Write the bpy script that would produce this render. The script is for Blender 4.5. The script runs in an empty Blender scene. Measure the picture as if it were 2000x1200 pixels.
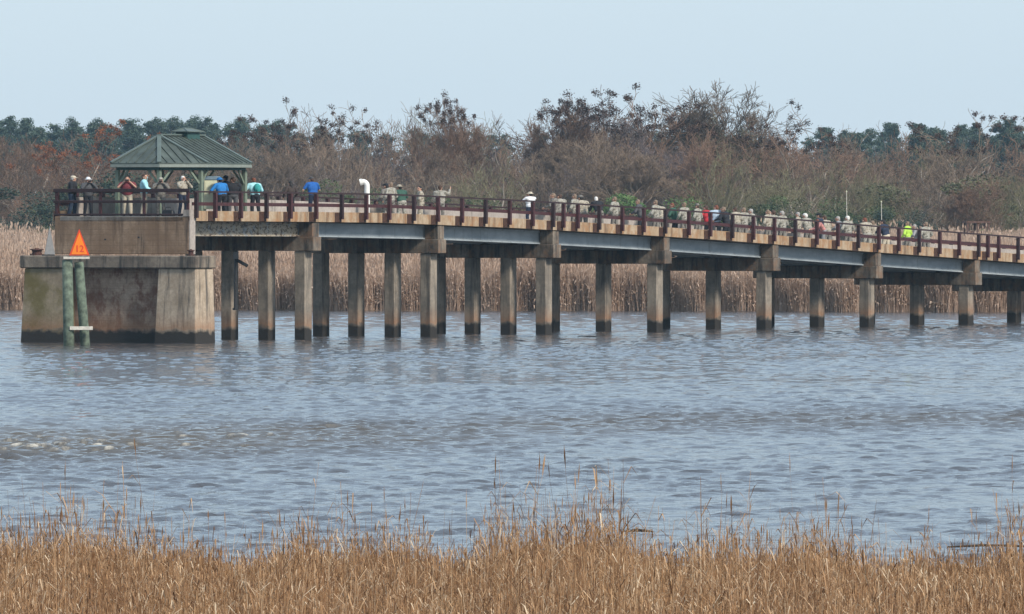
import bpy, bmesh, math, random
import numpy as np
from mathutils import Vector, Matrix

# ------------------------------------------------------------------ camera, sky, sun, exposure
SC = bpy.context.scene
COL = SC.collection
FPX = 19860.0            # focal length in photo pixels (photo is 2000 px wide)
HCAM = 6.15              # eye height over the river
YH = 412.0               # row of the horizon in the photo
cd = bpy.data.cameras.new('camera'); cam = bpy.data.objects.new('camera', cd); COL.objects.link(cam)
cd.sensor_width = 36.0; cd.lens = 36.0 * FPX / 2000.0
cd.clip_start = 1.0; cd.clip_end = 20000.0
cam.location = (0, 0, HCAM)
cam.rotation_euler = (math.radians(90) - math.atan((600 - YH) / FPX), 0, 0)
SC.camera = cam

SUN_EL, SUN_AZ = math.radians(36), math.radians(133)     # azimuth clockwise from +Y: right and behind the camera
W = bpy.data.worlds.new('World'); SC.world = W; W.use_nodes = True
nt = W.node_tree; nt.nodes.clear()
sky = nt.nodes.new('ShaderNodeTexSky'); sky.sky_type = 'NISHITA'; sky.sun_disc = False
sky.sun_elevation = SUN_EL; sky.sun_rotation = SUN_AZ
sky.altitude = 0; sky.air_density = 1.0; sky.dust_density = 0.6; sky.ozone_density = 3.0
veil = nt.nodes.new('ShaderNodeMix'); veil.data_type = 'RGBA'      # thin even cloud over the blue sky
veil.inputs['Factor'].default_value = 0.68
veil.inputs[7].default_value = (5.9, 7.4, 9.0, 1)
bgn = nt.nodes.new('ShaderNodeBackground'); bgn.inputs['Strength'].default_value = 0.094
wo = nt.nodes.new('ShaderNodeOutputWorld')
nt.links.new(sky.outputs[0], veil.inputs[6]); nt.links.new(veil.outputs[2], bgn.inputs['Color'])
nt.links.new(bgn.outputs[0], wo.inputs['Surface'])

sd = bpy.data.lights.new('sun', 'SUN'); sd.energy = 3.3; sd.angle = math.radians(10); sd.color = (1.0, 0.92, 0.81)
sun = bpy.data.objects.new('sun', sd); COL.objects.link(sun)
sv = Vector((math.sin(SUN_AZ) * math.cos(SUN_EL), math.cos(SUN_AZ) * math.cos(SUN_EL), math.sin(SUN_EL)))
sun.rotation_euler = sv.to_track_quat('Z', 'Y').to_euler()
VS = SC.view_settings
VS.view_transform = 'Standard'; VS.look = 'None'; VS.gamma = 1.0; VS.exposure = 0.28; VS.use_curve_mapping = False

# ------------------------------------------------------------------ picture <-> place
ANG = math.radians(62.0)
DX, DY = math.cos(ANG), math.sin(ANG)          # along the bridge, away from the camera
TX, TY = -DY, DX                                # across it, from the near side to the far side
Z0 = 472.8
X0 = (369 - 1000) / FPX * Z0

def at(px, py, Z):
    return Vector(((px - 1000) / FPX * Z, Z, HCAM + (YH - py) / FPX * Z))
def s_of(px, w):
    u = (px - 1000) / FPX
    return (u * (Z0 + w * TY) - X0 - w * TX) / (DX - u * DY)
def z_of(py, s, w):
    return HCAM + (YH - py) / FPX * (Z0 + s * DY + w * TY)
_rt = [(330, 374.5), (380, 375), (600, 377.8), (760, 380.5), (880, 386), (1000, 391.5), (1240, 406), (1400, 417), (1540, 428.5), (1700, 442), (1850, 453.5), (2000, 465), (2300, 488), (2650, 512)]
_s = [s_of(a, 0) for a, b in _rt]; _z = [z_of(b, s, 0) for (a, b), s in zip(_rt, _s)]
def rail_z(s): return float(np.interp(s, _s, _z))
def deck_z(s): return rail_z(s) - 1.14
def fas_z(s): return rail_z(s) - 1.357

# ------------------------------------------------------------------ helpers
def setp(o, label=None, cat=None, group=None, kind=None):
    if label: o['label'] = label
    if cat: o['category'] = cat
    if group: o['group'] = group
    if kind: o['kind'] = kind
    return o
def empty(name, loc, rz=0.0, label=None, cat=None, group=None):
    o = bpy.data.objects.new(name, None); COL.objects.link(o)
    o.location = loc; o.rotation_euler = (0, 0, rz); o.empty_display_size = 0.3
    return setp(o, label, cat, group)
def link(name, me, mats, parent=None):
    o = bpy.data.objects.new(name, me); COL.objects.link(o)
    if not isinstance(mats, (list, tuple)): mats = [mats]
    for m in mats: me.materials.append(m)
    if parent: o.parent = parent
    return o
def obj(name, bm, mats, parent=None, smooth=False):
    me = bpy.data.meshes.new(name); bmesh.ops.recalc_face_normals(bm, faces=bm.faces)
    if smooth:
        for f in bm.faces: f.smooth = True
    bm.to_mesh(me); bm.free()
    return link(name, me, mats, parent)
def np_mesh(name, V, F, smooth=False):
    """V (n,3), F (m,k) all faces of the same size"""
    me = bpy.data.meshes.new(name); V = np.ascontiguousarray(V, np.float32); F = np.ascontiguousarray(F, np.int32)
    m, k = F.shape
    me.vertices.add(len(V)); me.vertices.foreach_set('co', V.ravel())
    me.loops.add(m * k); me.loops.foreach_set('vertex_index', F.ravel())
    me.polygons.add(m); me.polygons.foreach_set('loop_start', np.arange(0, m * k, k, dtype=np.int32))
    me.polygons.foreach_set('loop_total', np.full(m, k, np.int32))
    if smooth: me.polygons.foreach_set('use_smooth', np.ones(m, bool))
    me.update(calc_edges=True)
    return me
def box(bm, a, b, top=None):
    """box between corners; top: function giving (dx0,dy0,dx1,dy1) taper"""
    x0, y0, z0 = a; x1, y1, z1 = b
    v = [bm.verts.new(p) for p in ((x0, y0, z0), (x1, y0, z0), (x1, y1, z0), (x0, y1, z0), (x0, y0, z1), (x1, y0, z1), (x1, y1, z1), (x0, y1, z1))]
    if top:
        for i, (ex, ey) in enumerate(top): v[4 + i].co.x += ex; v[4 + i].co.y += ey
    for f in ((0, 3, 2, 1), (4, 5, 6, 7), (0, 1, 5, 4), (1, 2, 6, 5), (2, 3, 7, 6), (3, 0, 4, 7)):
        bm.faces.new([v[i] for i in f])
    return v
def hexa(bm, pts):
    v = [bm.verts.new(p) for p in pts]
    for f in ((0, 3, 2, 1), (4, 5, 6, 7), (0, 1, 5, 4), (1, 2, 6, 5), (2, 3, 7, 6), (3, 0, 4, 7)):
        bm.faces.new([v[i] for i in f])
def beam(bm, p0, p1, wa, wb):
    """rectangular bar from p0 to p1, width wa (horizontal), wb (other)"""
    p0, p1 = Vector(p0), Vector(p1); d = (p1 - p0).normalized()
    up = Vector((0, 0, 1)) if abs(d.z) < 0.95 else Vector((0, 1, 0))
    a = d.cross(up).normalized() * wa / 2; b = d.cross(a).normalized() * wb / 2
    hexa(bm, [p0 - a - b, p0 + a - b, p0 + a + b, p0 - a + b, p1 - a - b, p1 + a - b, p1 + a + b, p1 - a + b])
def tube(bm, pts, radii, n=10, caps=True):
    pts = [Vector(p) for p in pts]; rings = []
    if not isinstance(radii, (list, tuple)): radii = [radii] * len(pts)
    ref = None
    for i, p in enumerate(pts):
        d = (pts[min(i + 1, len(pts) - 1)] - pts[max(i - 1, 0)]).normalized()
        if ref is None: ref = d.orthogonal().normalized()
        a = (ref - d * ref.dot(d)).normalized(); ref = a; b = d.cross(a)
        rings.append([bm.verts.new(p + (a * math.cos(t) + b * math.sin(t)) * radii[i]) for t in [2 * math.pi * k / n for k in range(n)]])
    for r0, r1 in zip(rings, rings[1:]):
        for k in range(n): bm.faces.new((r0[k], r0[(k + 1) % n], r1[(k + 1) % n], r1[k]))
    if caps: bm.faces.new(rings[0][::-1]); bm.faces.new(rings[-1])
def bevel(bm, w):
    bmesh.ops.bevel(bm, geom=list(bm.edges), offset=w, segments=1, affect='EDGES')
    return bm

# ------------------------------------------------------------------ materials
def newmat(name):
    m = bpy.data.materials.new(name); m.use_nodes = True
    return m, m.node_tree, m.node_tree.nodes['Principled BSDF']
def N(t, kind, **kw):
    n = t.nodes.new(kind)
    for k, v in kw.items():
        if k in n.inputs: n.inputs[k].default_value = v
        else: setattr(n, k, v)
    return n
def noise(t, vec, scale, detail=4, rough=0.6):
    n = N(t, 'ShaderNodeTexNoise', Scale=scale, Detail=detail, Roughness=rough); t.links.new(vec, n.inputs['Vector']); return n.outputs['Fac']
def ramp(t, fac, stops):
    r = t.nodes.new('ShaderNodeValToRGB'); e = r.color_ramp.elements
    while len(e) < len(stops): e.new(0.5)
    for el, (p, c) in zip(e, stops):
        el.position = p; el.color = (c, c, c, 1) if isinstance(c, (int, float)) else (*c, 1)
    t.links.new(fac, r.inputs[0]); return r.outputs[0]
def mix(t, fac, a, b, mode='MIX'):
    n = t.nodes.new('ShaderNodeMix'); n.data_type = 'RGBA'; n.blend_type = mode
    for sock, v in ((n.inputs[0], fac), (n.inputs[6], a), (n.inputs[7], b)):
        if isinstance(v, (int, float)): sock.default_value = v
        elif isinstance(v, tuple): sock.default_value = (*v, 1)
        else: t.links.new(v, sock)
    return n.outputs[2]
def pos(t, sc=(1, 1, 1), world=True, rot=(0, 0, 0)):
    mp = N(t, 'ShaderNodeMapping'); mp.inputs['Scale'].default_value = sc; mp.inputs['Rotation'].default_value = rot
    if world: src = t.nodes.new('ShaderNodeNewGeometry').outputs['Position']
    else: src = t.nodes.new('ShaderNodeTexCoord').outputs['Object']
    t.links.new(src, mp.inputs['Vector']); return mp.outputs[0]
def plain(name, col, rough=0.7, var=0.25, scale=6.0, metal=0.0, world=False, bump=0.0):
    m, t, b = newmat(name)
    f = noise(t, pos(t, world=world), scale)
    c = mix(t, ramp(t, f, [(0.3, 0.0), (0.7, 1.0)]), tuple(x * (1 - var) for x in col), tuple(min(1, x * (1 + var)) for x in col))
    t.links.new(c, b.inputs['Base Color']); b.inputs['Roughness'].default_value = rough; b.inputs['Metallic'].default_value = metal
    if bump:
        bp = N(t, 'ShaderNodeBump', Strength=bump, Distance=0.02); t.links.new(f, bp.inputs['Height']); t.links.new(bp.outputs[0], b.inputs['Normal'])
    return m
def concrete(name, c1, c2, stain=(0.05, 0.045, 0.04), streak=0.5, tide=False, rust=None, moss=None, boards=False, thr=0.56):
    m, t, b = newmat(name)
    P = pos(t)
    n1 = noise(t, P, 0.9, 6, 0.65); n2 = noise(t, P, 7.0, 5, 0.7)
    c = mix(t, ramp(t, n1, [(0.38, 0.0), (0.62, 1.0)]), c1, c2)
    c = mix(t, ramp(t, n2, [(0.35, 0.0), (0.75, 0.5)]), c, tuple(x * 0.55 for x in c1))
    st = noise(t, pos(t, (2.6, 2.6, 0.22)), 1.0, 5, 0.7)         # run-off streaks
    c = mix(t, ramp(t, st, [(thr, 0.0), (thr + 0.14, streak)]), c, stain)
    if rust:
        r = noise(t, pos(t, (1.4, 1.4, 0.9)), 1.3, 6, 0.75)
        c = mix(t, ramp(t, r, [(0.47, 0.0), (0.62, 0.85)]), c, rust)
    if moss:
        g = noise(t, P, 0.55, 5, 0.6); c = mix(t, ramp(t, g, [(0.42, 0.0), (0.6, 0.8)]), c, moss)
    if boards:
        wv = N(t, 'ShaderNodeTexWave', Scale=1.25, Distortion=0.6, Detail=2.0); wv.bands_direction = 'Z'; wv.wave_profile = 'SAW'
        t.links.new(P, wv.inputs['Vector'])
        c = mix(t, ramp(t, wv.outputs['Fac'], [(0.0, 0.65), (0.07, 0.0)]), c, stain)
    if tide:
        sx = t.nodes.new('ShaderNodeSeparateXYZ'); t.links.new(t.nodes.new('ShaderNodeNewGeometry').outputs['Position'], sx.inputs[0])
        wob = noise(t, P, 2.2, 4, 0.6)
        ad = N(t, 'ShaderNodeMath', operation='MULTIPLY_ADD'); t.links.new(wob, ad.inputs[0]); ad.inputs[1].default_value = 0.55; t.links.new(sx.outputs[2], ad.inputs[2])
        mr = N(t, 'ShaderNodeMapRange'); mr.inputs[1].default_value = 0.0; mr.inputs[2].default_value = 4.0; t.links.new(ad.outputs[0], mr.inputs[0])
        c = mix(t, ramp(t, mr.outputs[0], [(0.20, 0.0), (0.24, 0.6), (0.31, 0.3), (0.44, 0.0)]), c, (0.27, 0.125, 0.055))
        c = mix(t, ramp(t, mr.outputs[0], [(0.185, 1.0), (0.235, 0.0)]), c, (0.024, 0.020, 0.016))
    t.links.new(c, b.inputs['Base Color']); b.inputs['Roughness'].default_value = 0.9
    bp = N(t, 'ShaderNodeBump', Strength=0.5, Distance=0.03); t.links.new(n2, bp.inputs['Height']); t.links.new(bp.outputs[0], b.inputs['Normal'])
    return m

M = {}
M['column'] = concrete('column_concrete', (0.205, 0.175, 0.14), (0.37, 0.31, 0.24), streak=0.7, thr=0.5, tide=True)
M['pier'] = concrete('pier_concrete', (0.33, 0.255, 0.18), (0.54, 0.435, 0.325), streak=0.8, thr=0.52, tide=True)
M['pier_moss'] = concrete('mossy_pier_concrete', (0.25, 0.195, 0.13), (0.40, 0.32, 0.22), streak=0.55, tide=True, moss=(0.115, 0.092, 0.018))
M['panel'] = concrete('spalled_panel_concrete', (0.22, 0.15, 0.105), (0.42, 0.31, 0.225), stain=(0.08, 0.04, 0.028), streak=0.75, tide=True, rust=(0.14, 0.055, 0.03), boards=True)
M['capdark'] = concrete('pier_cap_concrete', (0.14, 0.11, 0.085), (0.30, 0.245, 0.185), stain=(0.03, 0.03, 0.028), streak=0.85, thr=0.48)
M['wall'] = concrete('end_wall_concrete', (0.24, 0.155, 0.095), (0.43, 0.305, 0.205), stain=(0.06, 0.04, 0.028), streak=0.85, thr=0.5, boards=True, moss=(0.20, 0.125, 0.075))
M['cap'] = concrete('bent_cap_concrete', (0.115, 0.096, 0.078), (0.29, 0.24, 0.185), stain=(0.03, 0.028, 0.025), streak=0.85, thr=0.46, rust=(0.20, 0.115, 0.065))  # streaks and rust over base tones darkened to carry the shade below the deck
M['fascia'] = concrete('deck_edge_concrete', (0.385, 0.27, 0.165), (0.51, 0.405, 0.285), stain=(0.15, 0.085, 0.045), streak=0.85, thr=0.49, rust=(0.34, 0.17, 0.07))
M['deck'] = concrete('deck_concrete', (0.30, 0.27, 0.24), (0.40, 0.37, 0.33))
M['parapet'] = concrete('parapet_concrete', (0.32, 0.275, 0.24), (0.46, 0.405, 0.36), streak=0.6)
M['rail'] = plain('maroon_rail_paint', (0.06, 0.017, 0.018), 0.6, 0.45, 9.0, world=True)
M['raildark'] = plain('dark_rail_paint', (0.032, 0.012, 0.012), 0.6, 0.4, 9.0, world=True)
M['bracket'] = plain('rusty_bracket_steel', (0.058, 0.024, 0.013), 0.85, 0.5, 8.0, world=True)
M['rust'] = plain('rusted_iron', (0.065, 0.026, 0.02), 0.85, 0.5, 12.0)
M['black'] = plain('black_metal', (0.015, 0.015, 0.017), 0.5, 0.3)
M['white'] = plain('white_paint', (0.78, 0.77, 0.73), 0.5, 0.06)
M['board'] = plain('weathered_white_board', (0.62, 0.58, 0.50), 0.8, 0.2, 9.0)
M['pile'] = plain('green_treated_timber', (0.115, 0.145, 0.105), 0.9, 0.55, 4.0, bump=0.6)
M['wood'] = plain('weathered_brown_timber', (0.11, 0.06, 0.045), 0.9, 0.4, 5.0)
M['greyboard'] = plain('grey_aluminium_board', (0.20, 0.20, 0.20), 0.6, 0.15)
M['orange'] = plain('orange_daymark_film', (0.95, 0.24, 0.01), 0.5, 0.05)
M['orangered'] = plain('red_daymark_film', (0.75, 0.06, 0.015), 0.5, 0.05)
M['roof'] = plain('green_metal_roof', (0.068, 0.086, 0.074), 0.6, 0.4, 1.5, metal=0.0)
M['roofrib'] = plain('green_metal_trim', (0.105, 0.135, 0.12), 0.45, 0.12, 3.0)
M['teal'] = plain('teal_painted_wood', (0.03, 0.085, 0.078), 0.6, 0.15)
M['eave'] = plain('pale_green_fascia_board', (0.22, 0.25, 0.22), 0.6, 0.15)
M['post'] = plain('pale_green_painted_post', (0.17, 0.21, 0.155), 0.6, 0.15)
M['cream'] = plain('cream_board', (0.60, 0.60, 0.42), 0.6, 0.08)
M['bluegrey'] = plain('blue_grey_header', (0.16, 0.23, 0.28), 0.6, 0.1)
def girder_mat(name, patches):
    m, t, b = newmat(name)
    P = pos(t)
    f = noise(t, pos(t, (0.5, 0.5, 1.6)), 1.0, 6, 0.65)
    c = mix(t, ramp(t, f, [(0.33, 0.0), (0.67, 1.0)]), (0.25, 0.29, 0.315), (0.43, 0.47, 0.485))
    st = noise(t, pos(t, (3.0, 3.0, 0.4)), 1.0, 4, 0.7)
    c = mix(t, ramp(t, st, [(0.56, 0.0), (0.72, 0.5)]), c, (0.08, 0.09, 0.09))
    if patches:
        r = noise(t, P, 2.2, 6, 0.75); c = mix(t, ramp(t, r, [(0.40, 0.0), (0.48, 0.95)]), c, (0.44, 0.375, 0.275))
        r = noise(t, pos(t, (2, 2, 4)), 1.9, 6, 0.75); c = mix(t, ramp(t, r, [(0.50, 0.0), (0.58, 0.95)]), c, (0.06, 0.03, 0.02))
    t.links.new(c, b.inputs['Base Color']); b.inputs['Roughness'].default_value = 0.55
    return m
M['girder'] = girder_mat('blue_grey_girder_paint', False)
M['girderold'] = girder_mat('flaking_girder_paint', True)

# ------------------------------------------------------------------ the setting: ground, water
def shore_far(x): return 625.0 - 0.26 * x + 0.9 * np.sin(x * 0.21) + 0.35 * np.sin(x * 0.83 + 1) + 0.3 * np.sin(x * 2.1)
def shore_near(x): return 150.0 - 0.45 * x * 0.3 + 0.4 * np.sin(x * 0.9 + 0.4) + 0.5 * np.sin(x * 2.3)
def ground_h(x, y):
    a = np.clip((shore_near(x) - y) / 6.0, -1, 1); near = np.where(a > 0, 0.30 * np.clip(a, 0, 1) ** 0.7, 1.6 * a)
    b = (y - shore_far(x)); far = np.where(b > 0, np.clip(b * 0.05, 0, 0.35) + 1.0 * np.clip(b / 380.0, 0, 1), np.clip(b * 0.25, -1.6, 0))
    far = far + 1.2 * np.clip((y - 1400) / 1500, 0, 1)
    return np.where(y < 380, near, far)
xs = np.unique(np.concatenate([np.linspace(-3500, -70, 20), np.linspace(-70, 70, 141), np.linspace(70, 3500, 20)]))
ys = np.unique(np.concatenate([np.linspace(-200, 130, 8), np.linspace(130, 190, 61), np.linspace(195, 590, 14), np.linspace(592, 660, 69), np.linspace(670, 1500, 30), np.linspace(1600, 9000, 16)]))
gx, gy = np.meshgrid(xs, ys); gz = ground_h(gx, gy)
def grid_faces(nr, nc):
    i = np.arange(nr - 1)[:, None] * nc + np.arange(nc - 1)[None, :]
    return np.stack([i, i + 1, i + nc + 1, i + nc], -1).reshape(-1, 4)
M['mud'] = plain('marsh_mud', (0.13, 0.085, 0.05), 0.95, 0.4, 0.8, world=True)
g = link('ground', np_mesh('ground', np.stack([gx, gy, gz], -1).reshape(-1, 3), grid_faces(*gx.shape), True), M['mud'])
setp(g, 'brown marsh mud of the river banks under the reeds', 'ground', kind='structure')

rng = np.random.default_rng(7)
ang = np.concatenate([np.linspace(-1.2, -0.16, 14)[:-1], np.linspace(-0.16, -0.058, 150)[:-1], np.linspace(-0.058, 0.058, 470), np.linspace(0.058, 0.16, 150)[1:], np.linspace(0.16, 1.2, 14)[1:]])
zr = np.exp(np.linspace(math.log(150.0), math.log(690.0), 1900))
A, R = np.meshgrid(ang, zr); wx = A * R; wy = R.copy()
dz = R * (math.log(690 / 150) / 1899)
band_c = 286 + wx * 0.9 + 6 * np.sin(wx * 0.22); band_w = 27 - 0.35 * np.clip(wx + 18, 0, 50)
band = np.exp(-((wy - band_c) / band_w) ** 2) * (0.55 + 0.45 * np.clip((6 - wx) / 16, 0, 1))
gust = np.zeros_like(wx)
for k in range(12):
    l = rng.uniform(9, 45); th = rng.normal(0, 0.9)
    gust += np.sin(2 * np.pi / l * (wx * math.sin(th) * 0.8 + wy * math.cos(th) * 0.35) + rng.uniform(0, 6.28))
gust = np.clip(1.0 + 0.11 * gust, 0.45, 1.6)
hz = np.zeros_like(wx); chop = np.zeros_like(wx)
for k in range(110):
    l = math.exp(rng.uniform(math.log(0.26), math.log(1.7))); th = rng.normal(0.2, 0.6); kk = 2 * np.pi / l
    amp = 0.0031 * l ** 0.9 * rng.uniform(0.5, 1.5)
    att = np.clip((l / (2.2 * dz)) - 0.3, 0, 1)
    wv = np.sin(kk * (wx * math.sin(th) + wy * math.cos(th)) + rng.uniform(0, 6.28))
    if l < 0.8: chop += amp * wv * att
    else: hz += amp * wv * att
env = np.zeros_like(wx)
for k in range(22):
    lx, ly = rng.uniform(1.2, 4.0), rng.uniform(3.0, 9.0)
    env += np.sin(2 * np.pi * (wx / lx * rng.choice([-1, 1]) + wy / ly) + rng.uniform(0, 6.28))
env = np.clip((env / env.std() - 0.25) * 0.85, 0, 1.4)                    # short wave groups on calmer water
h = (hz * (0.6 + 0.75 * env + 3.4 * band) + chop * (0.85 + 1.6 * env + 6.5 * band)) * gust
sd_ = h[np.abs(A) < 0.055][band[np.abs(A) < 0.055] < 0.1].std() * 0.95; hn = h / sd_; h = sd_ * (0.45 * hn + 0.5 * np.clip(hn - 0.5, 0, 2.4) ** 1.2)
edge = np.clip((0.16 - np.abs(A)) / 0.02, 0, 1); h *= edge
wm = np_mesh('river', np.stack([wx, wy, h], -1).reshape(-1, 3), grid_faces(*wx.shape), True)
q_ = np.quantile(h[(band > 0.7) & (np.abs(A) < 0.055)], 0.988); foam = np.clip((h / q_ - 1.0) * 6.0, 0, 1) * np.clip((band - 0.6) * 5, 0, 1) * np.clip((-3 - wx) / 4, 0, 1)
ca = wm.attributes.new('murk', 'FLOAT', 'POINT'); ca.data.foreach_set('value', band.astype(np.float32).ravel())
ca = wm.attributes.new('foam', 'FLOAT', 'POINT'); ca.data.foreach_set('value', foam.astype(np.float32).ravel())
m, t, b = newmat('river_water')
mk = N(t, 'ShaderNodeAttribute', attribute_name='murk').outputs['Fac']; fm = N(t, 'ShaderNodeAttribute', attribute_name='foam').outputs['Fac']
P = pos(t)
pat = noise(t, pos(t, (0.12, 0.03, 1)), 1.0, 4, 0.6)
mk2 = N(t, 'ShaderNodeMath', operation='MULTIPLY'); t.links.new(mk, mk2.inputs[0]); t.links.new(ramp(t, pat, [(0.25, 0.6), (0.55, 1.0)]), mk2.inputs[1])
c = mix(t, mk2.outputs[0], (0.056, 0.054, 0.058), (0.095, 0.074, 0.048))
fn = noise(t, pos(t, (1, 0.5, 1)), 2.2, 6, 0.75)
fa = N(t, 'ShaderNodeMath', operation='MULTIPLY'); t.links.new(fm, fa.inputs[0]); t.links.new(ramp(t, fn, [(0.42, 0.0), (0.6, 1.0)]), fa.inputs[1])
c = mix(t, fa.outputs[0], c, (0.75, 0.70, 0.60)); t.links.new(c, b.inputs['Base Color'])
b.inputs['IOR'].default_value = 1.333
rr = mix(t, fa.outputs[0], (0.03, 0.03, 0.03), (0.8, 0.8, 0.8)); t.links.new(rr, b.inputs['Roughness'])
n1 = noise(t, pos(t, (1.6, 2.2, 1)), 1.7, 5, 0.6); n2 = noise(t, pos(t, (1.0, 1.5, 1)), 0.45, 3, 0.5)
bp = N(t, 'ShaderNodeBump', Strength=1.0, Distance=0.07); t.links.new(n1, bp.inputs['Height'])
b2 = N(t, 'ShaderNodeBump', Strength=0.5, Distance=0.10); t.links.new(n2, b2.inputs['Height']); t.links.new(bp.outputs[0], b2.inputs['Normal'])
t.links.new(b2.outputs[0], b.inputs['Normal'])
M['water'] = m
setp(link('water', wm, m), 'rippled grey blue river with a brown choppy streak', 'river', kind='structure')

# ------------------------------------------------------------------ the bridge
O = (X0, Z0, 0.0)
bents = [s_of(px, 0.75) for px in (592, 837, 1062, 1279, 1492, 1693, 1887, 2075)]
for _k in range(3): bents.append(bents[-1] + (bents[-1] - bents[-2]))
S_END = bents[-1] + 3.0
bridge = empty('bridge', O, ANG, 'long concrete pier bridge on columns running from the stained pier to the right', 'bridge')
ss = np.linspace(0.0, S_END, 60)
def strip(bm, w0, w1, zlo, zhi, s_list=ss):
    """long bar that follows the deck profile; zlo, zhi are functions of s"""
    rows = []
    for s in s_list:
        rows.append([bm.verts.new(p) for p in ((s, w0, zlo(s)), (s, w1, zlo(s)), (s, w1, zhi(s)), (s, w0, zhi(s)))])
    for a, b_ in zip(rows, rows[1:]):
        for k in range(4): bm.faces.new((a[k], a[(k + 1) % 4], b_[(k + 1) % 4], b_[k]))
    bm.faces.new(rows[0][::-1]); bm.faces.new(rows[-1])
WB = 7.28
bm = bmesh.new(); strip(bm, 0.33, WB - 0.33, lambda s: deck_z(s) - 0.19, deck_z); obj('deck', bm, M['deck'], bridge)
bm = bmesh.new(); strip(bm, 0.0, 0.327, fas_z, lambda s: rail_z(s) - 0.885, np.concatenate([[0.57], ss[1:]])); obj('deck_edge', bm, M['fascia'], bridge)
bm = bmesh.new(); strip(bm, WB - 0.327, WB, fas_z, lambda s: rail_z(s) - 0.885, np.concatenate([[0.57], ss[1:]])); obj('deck_edge', bm, M['fascia'], bridge)
bm = bmesh.new(); strip(bm, WB - 0.62, WB - 0.335, lambda s: deck_z(s) + 0.01, lambda s: rail_z(s) - 0.24, np.linspace(1.2, S_END, 60)); obj('parapet', bm, M['parapet'], bridge)
# end wall and the post at its corner
zt = z_of(423, 0, 3.5); zb = z_of(497, 0, 3.5)
bm = bmesh.new(); box(bm, (0.0, 0.02, zb), (0.54, WB - 0.02, zt)); ew = obj('end_wall', bevel(bm, 0.03), M['wall'], bridge)
for ww, zz in ((4.45, 468), (2.65, 464)):
    bm = bmesh.new(); box(bm, (-0.006, ww, z_of(zz + 1.5, 0, ww)), (0.05, ww + 0.10, z_of(zz - 1.5, 0, ww))); obj('drain_hole', bm, M['black'], ew)
bm = bmesh.new(); box(bm, (0.02, -0.03, zb + 0.01), (0.55, 0.015, z_of(411, 0, 0))); box(bm, (-0.02, -0.025, zt + 0.003), (0.56, 0.3, z_of(410, 0, 0))); obj('corner_post', bm, M['parapet'], bridge)
for k, sb in enumerate(bents):
    zc1 = fas_z(sb) - 0.70; zc0 = zc1 - 0.68
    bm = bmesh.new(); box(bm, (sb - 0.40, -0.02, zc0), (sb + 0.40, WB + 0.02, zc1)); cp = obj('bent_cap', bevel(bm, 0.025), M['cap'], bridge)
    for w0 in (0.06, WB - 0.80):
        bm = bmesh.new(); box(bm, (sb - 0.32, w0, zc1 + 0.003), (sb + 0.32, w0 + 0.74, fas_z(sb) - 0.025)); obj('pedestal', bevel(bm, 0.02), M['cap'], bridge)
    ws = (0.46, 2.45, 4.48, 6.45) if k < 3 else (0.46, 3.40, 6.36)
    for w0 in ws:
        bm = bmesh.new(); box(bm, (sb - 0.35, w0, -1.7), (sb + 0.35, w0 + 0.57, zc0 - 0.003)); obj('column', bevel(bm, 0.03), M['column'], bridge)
    # girders of the span that ends here
    sa = 0.57 if k == 0 else bents[k - 1] + 0.335
    sz = sb - 0.335
    for gi, w0 in enumerate((0.80, 2.45, 4.10, 5.75)):
        bm = bmesh.new(); fa_, fb_ = fas_z(sa) - 0.03, fas_z(sz) - 0.03
        for (wa, wb, ta, tb) in ((w0 + 0.06, w0 + 0.24, 0.09, 0.60), (w0, w0 + 0.3, 0.0, 0.088), (w0 - 0.02, w0 + 0.32, 0.602, 0.665)):
            hexa(bm, [(sa, wa, fa_ - tb), (sz, wa, fb_ - tb), (sz, wb, fb_ - tb), (sa, wb, fa_ - tb), (sa, wa, fa_ - ta), (sz, wa, fb_ - ta), (sz, wb, fb_ - ta), (sa, wb, fa_ - ta)])
        if k == 0:
            sm = sa + (sz - sa) * 0.66; fm_ = fa_ + (fb_ - fa_) * 0.66
            box(bm, (sm, w0 + 0.02, fm_ - 0.598), (sm + 0.12, w0 + 0.058, fm_ - 0.092))
        obj('girder', bm, M['girderold'] if k == 0 else M['girder'], bridge)
# soffit slab between the girders and deck
bm = bmesh.new(); strip(bm, 0.335, WB - 0.335, lambda s: fas_z(s) - 0.02, lambda s: deck_z(s) - 0.195); obj('soffit', bm, M['cap'], bridge)

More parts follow.
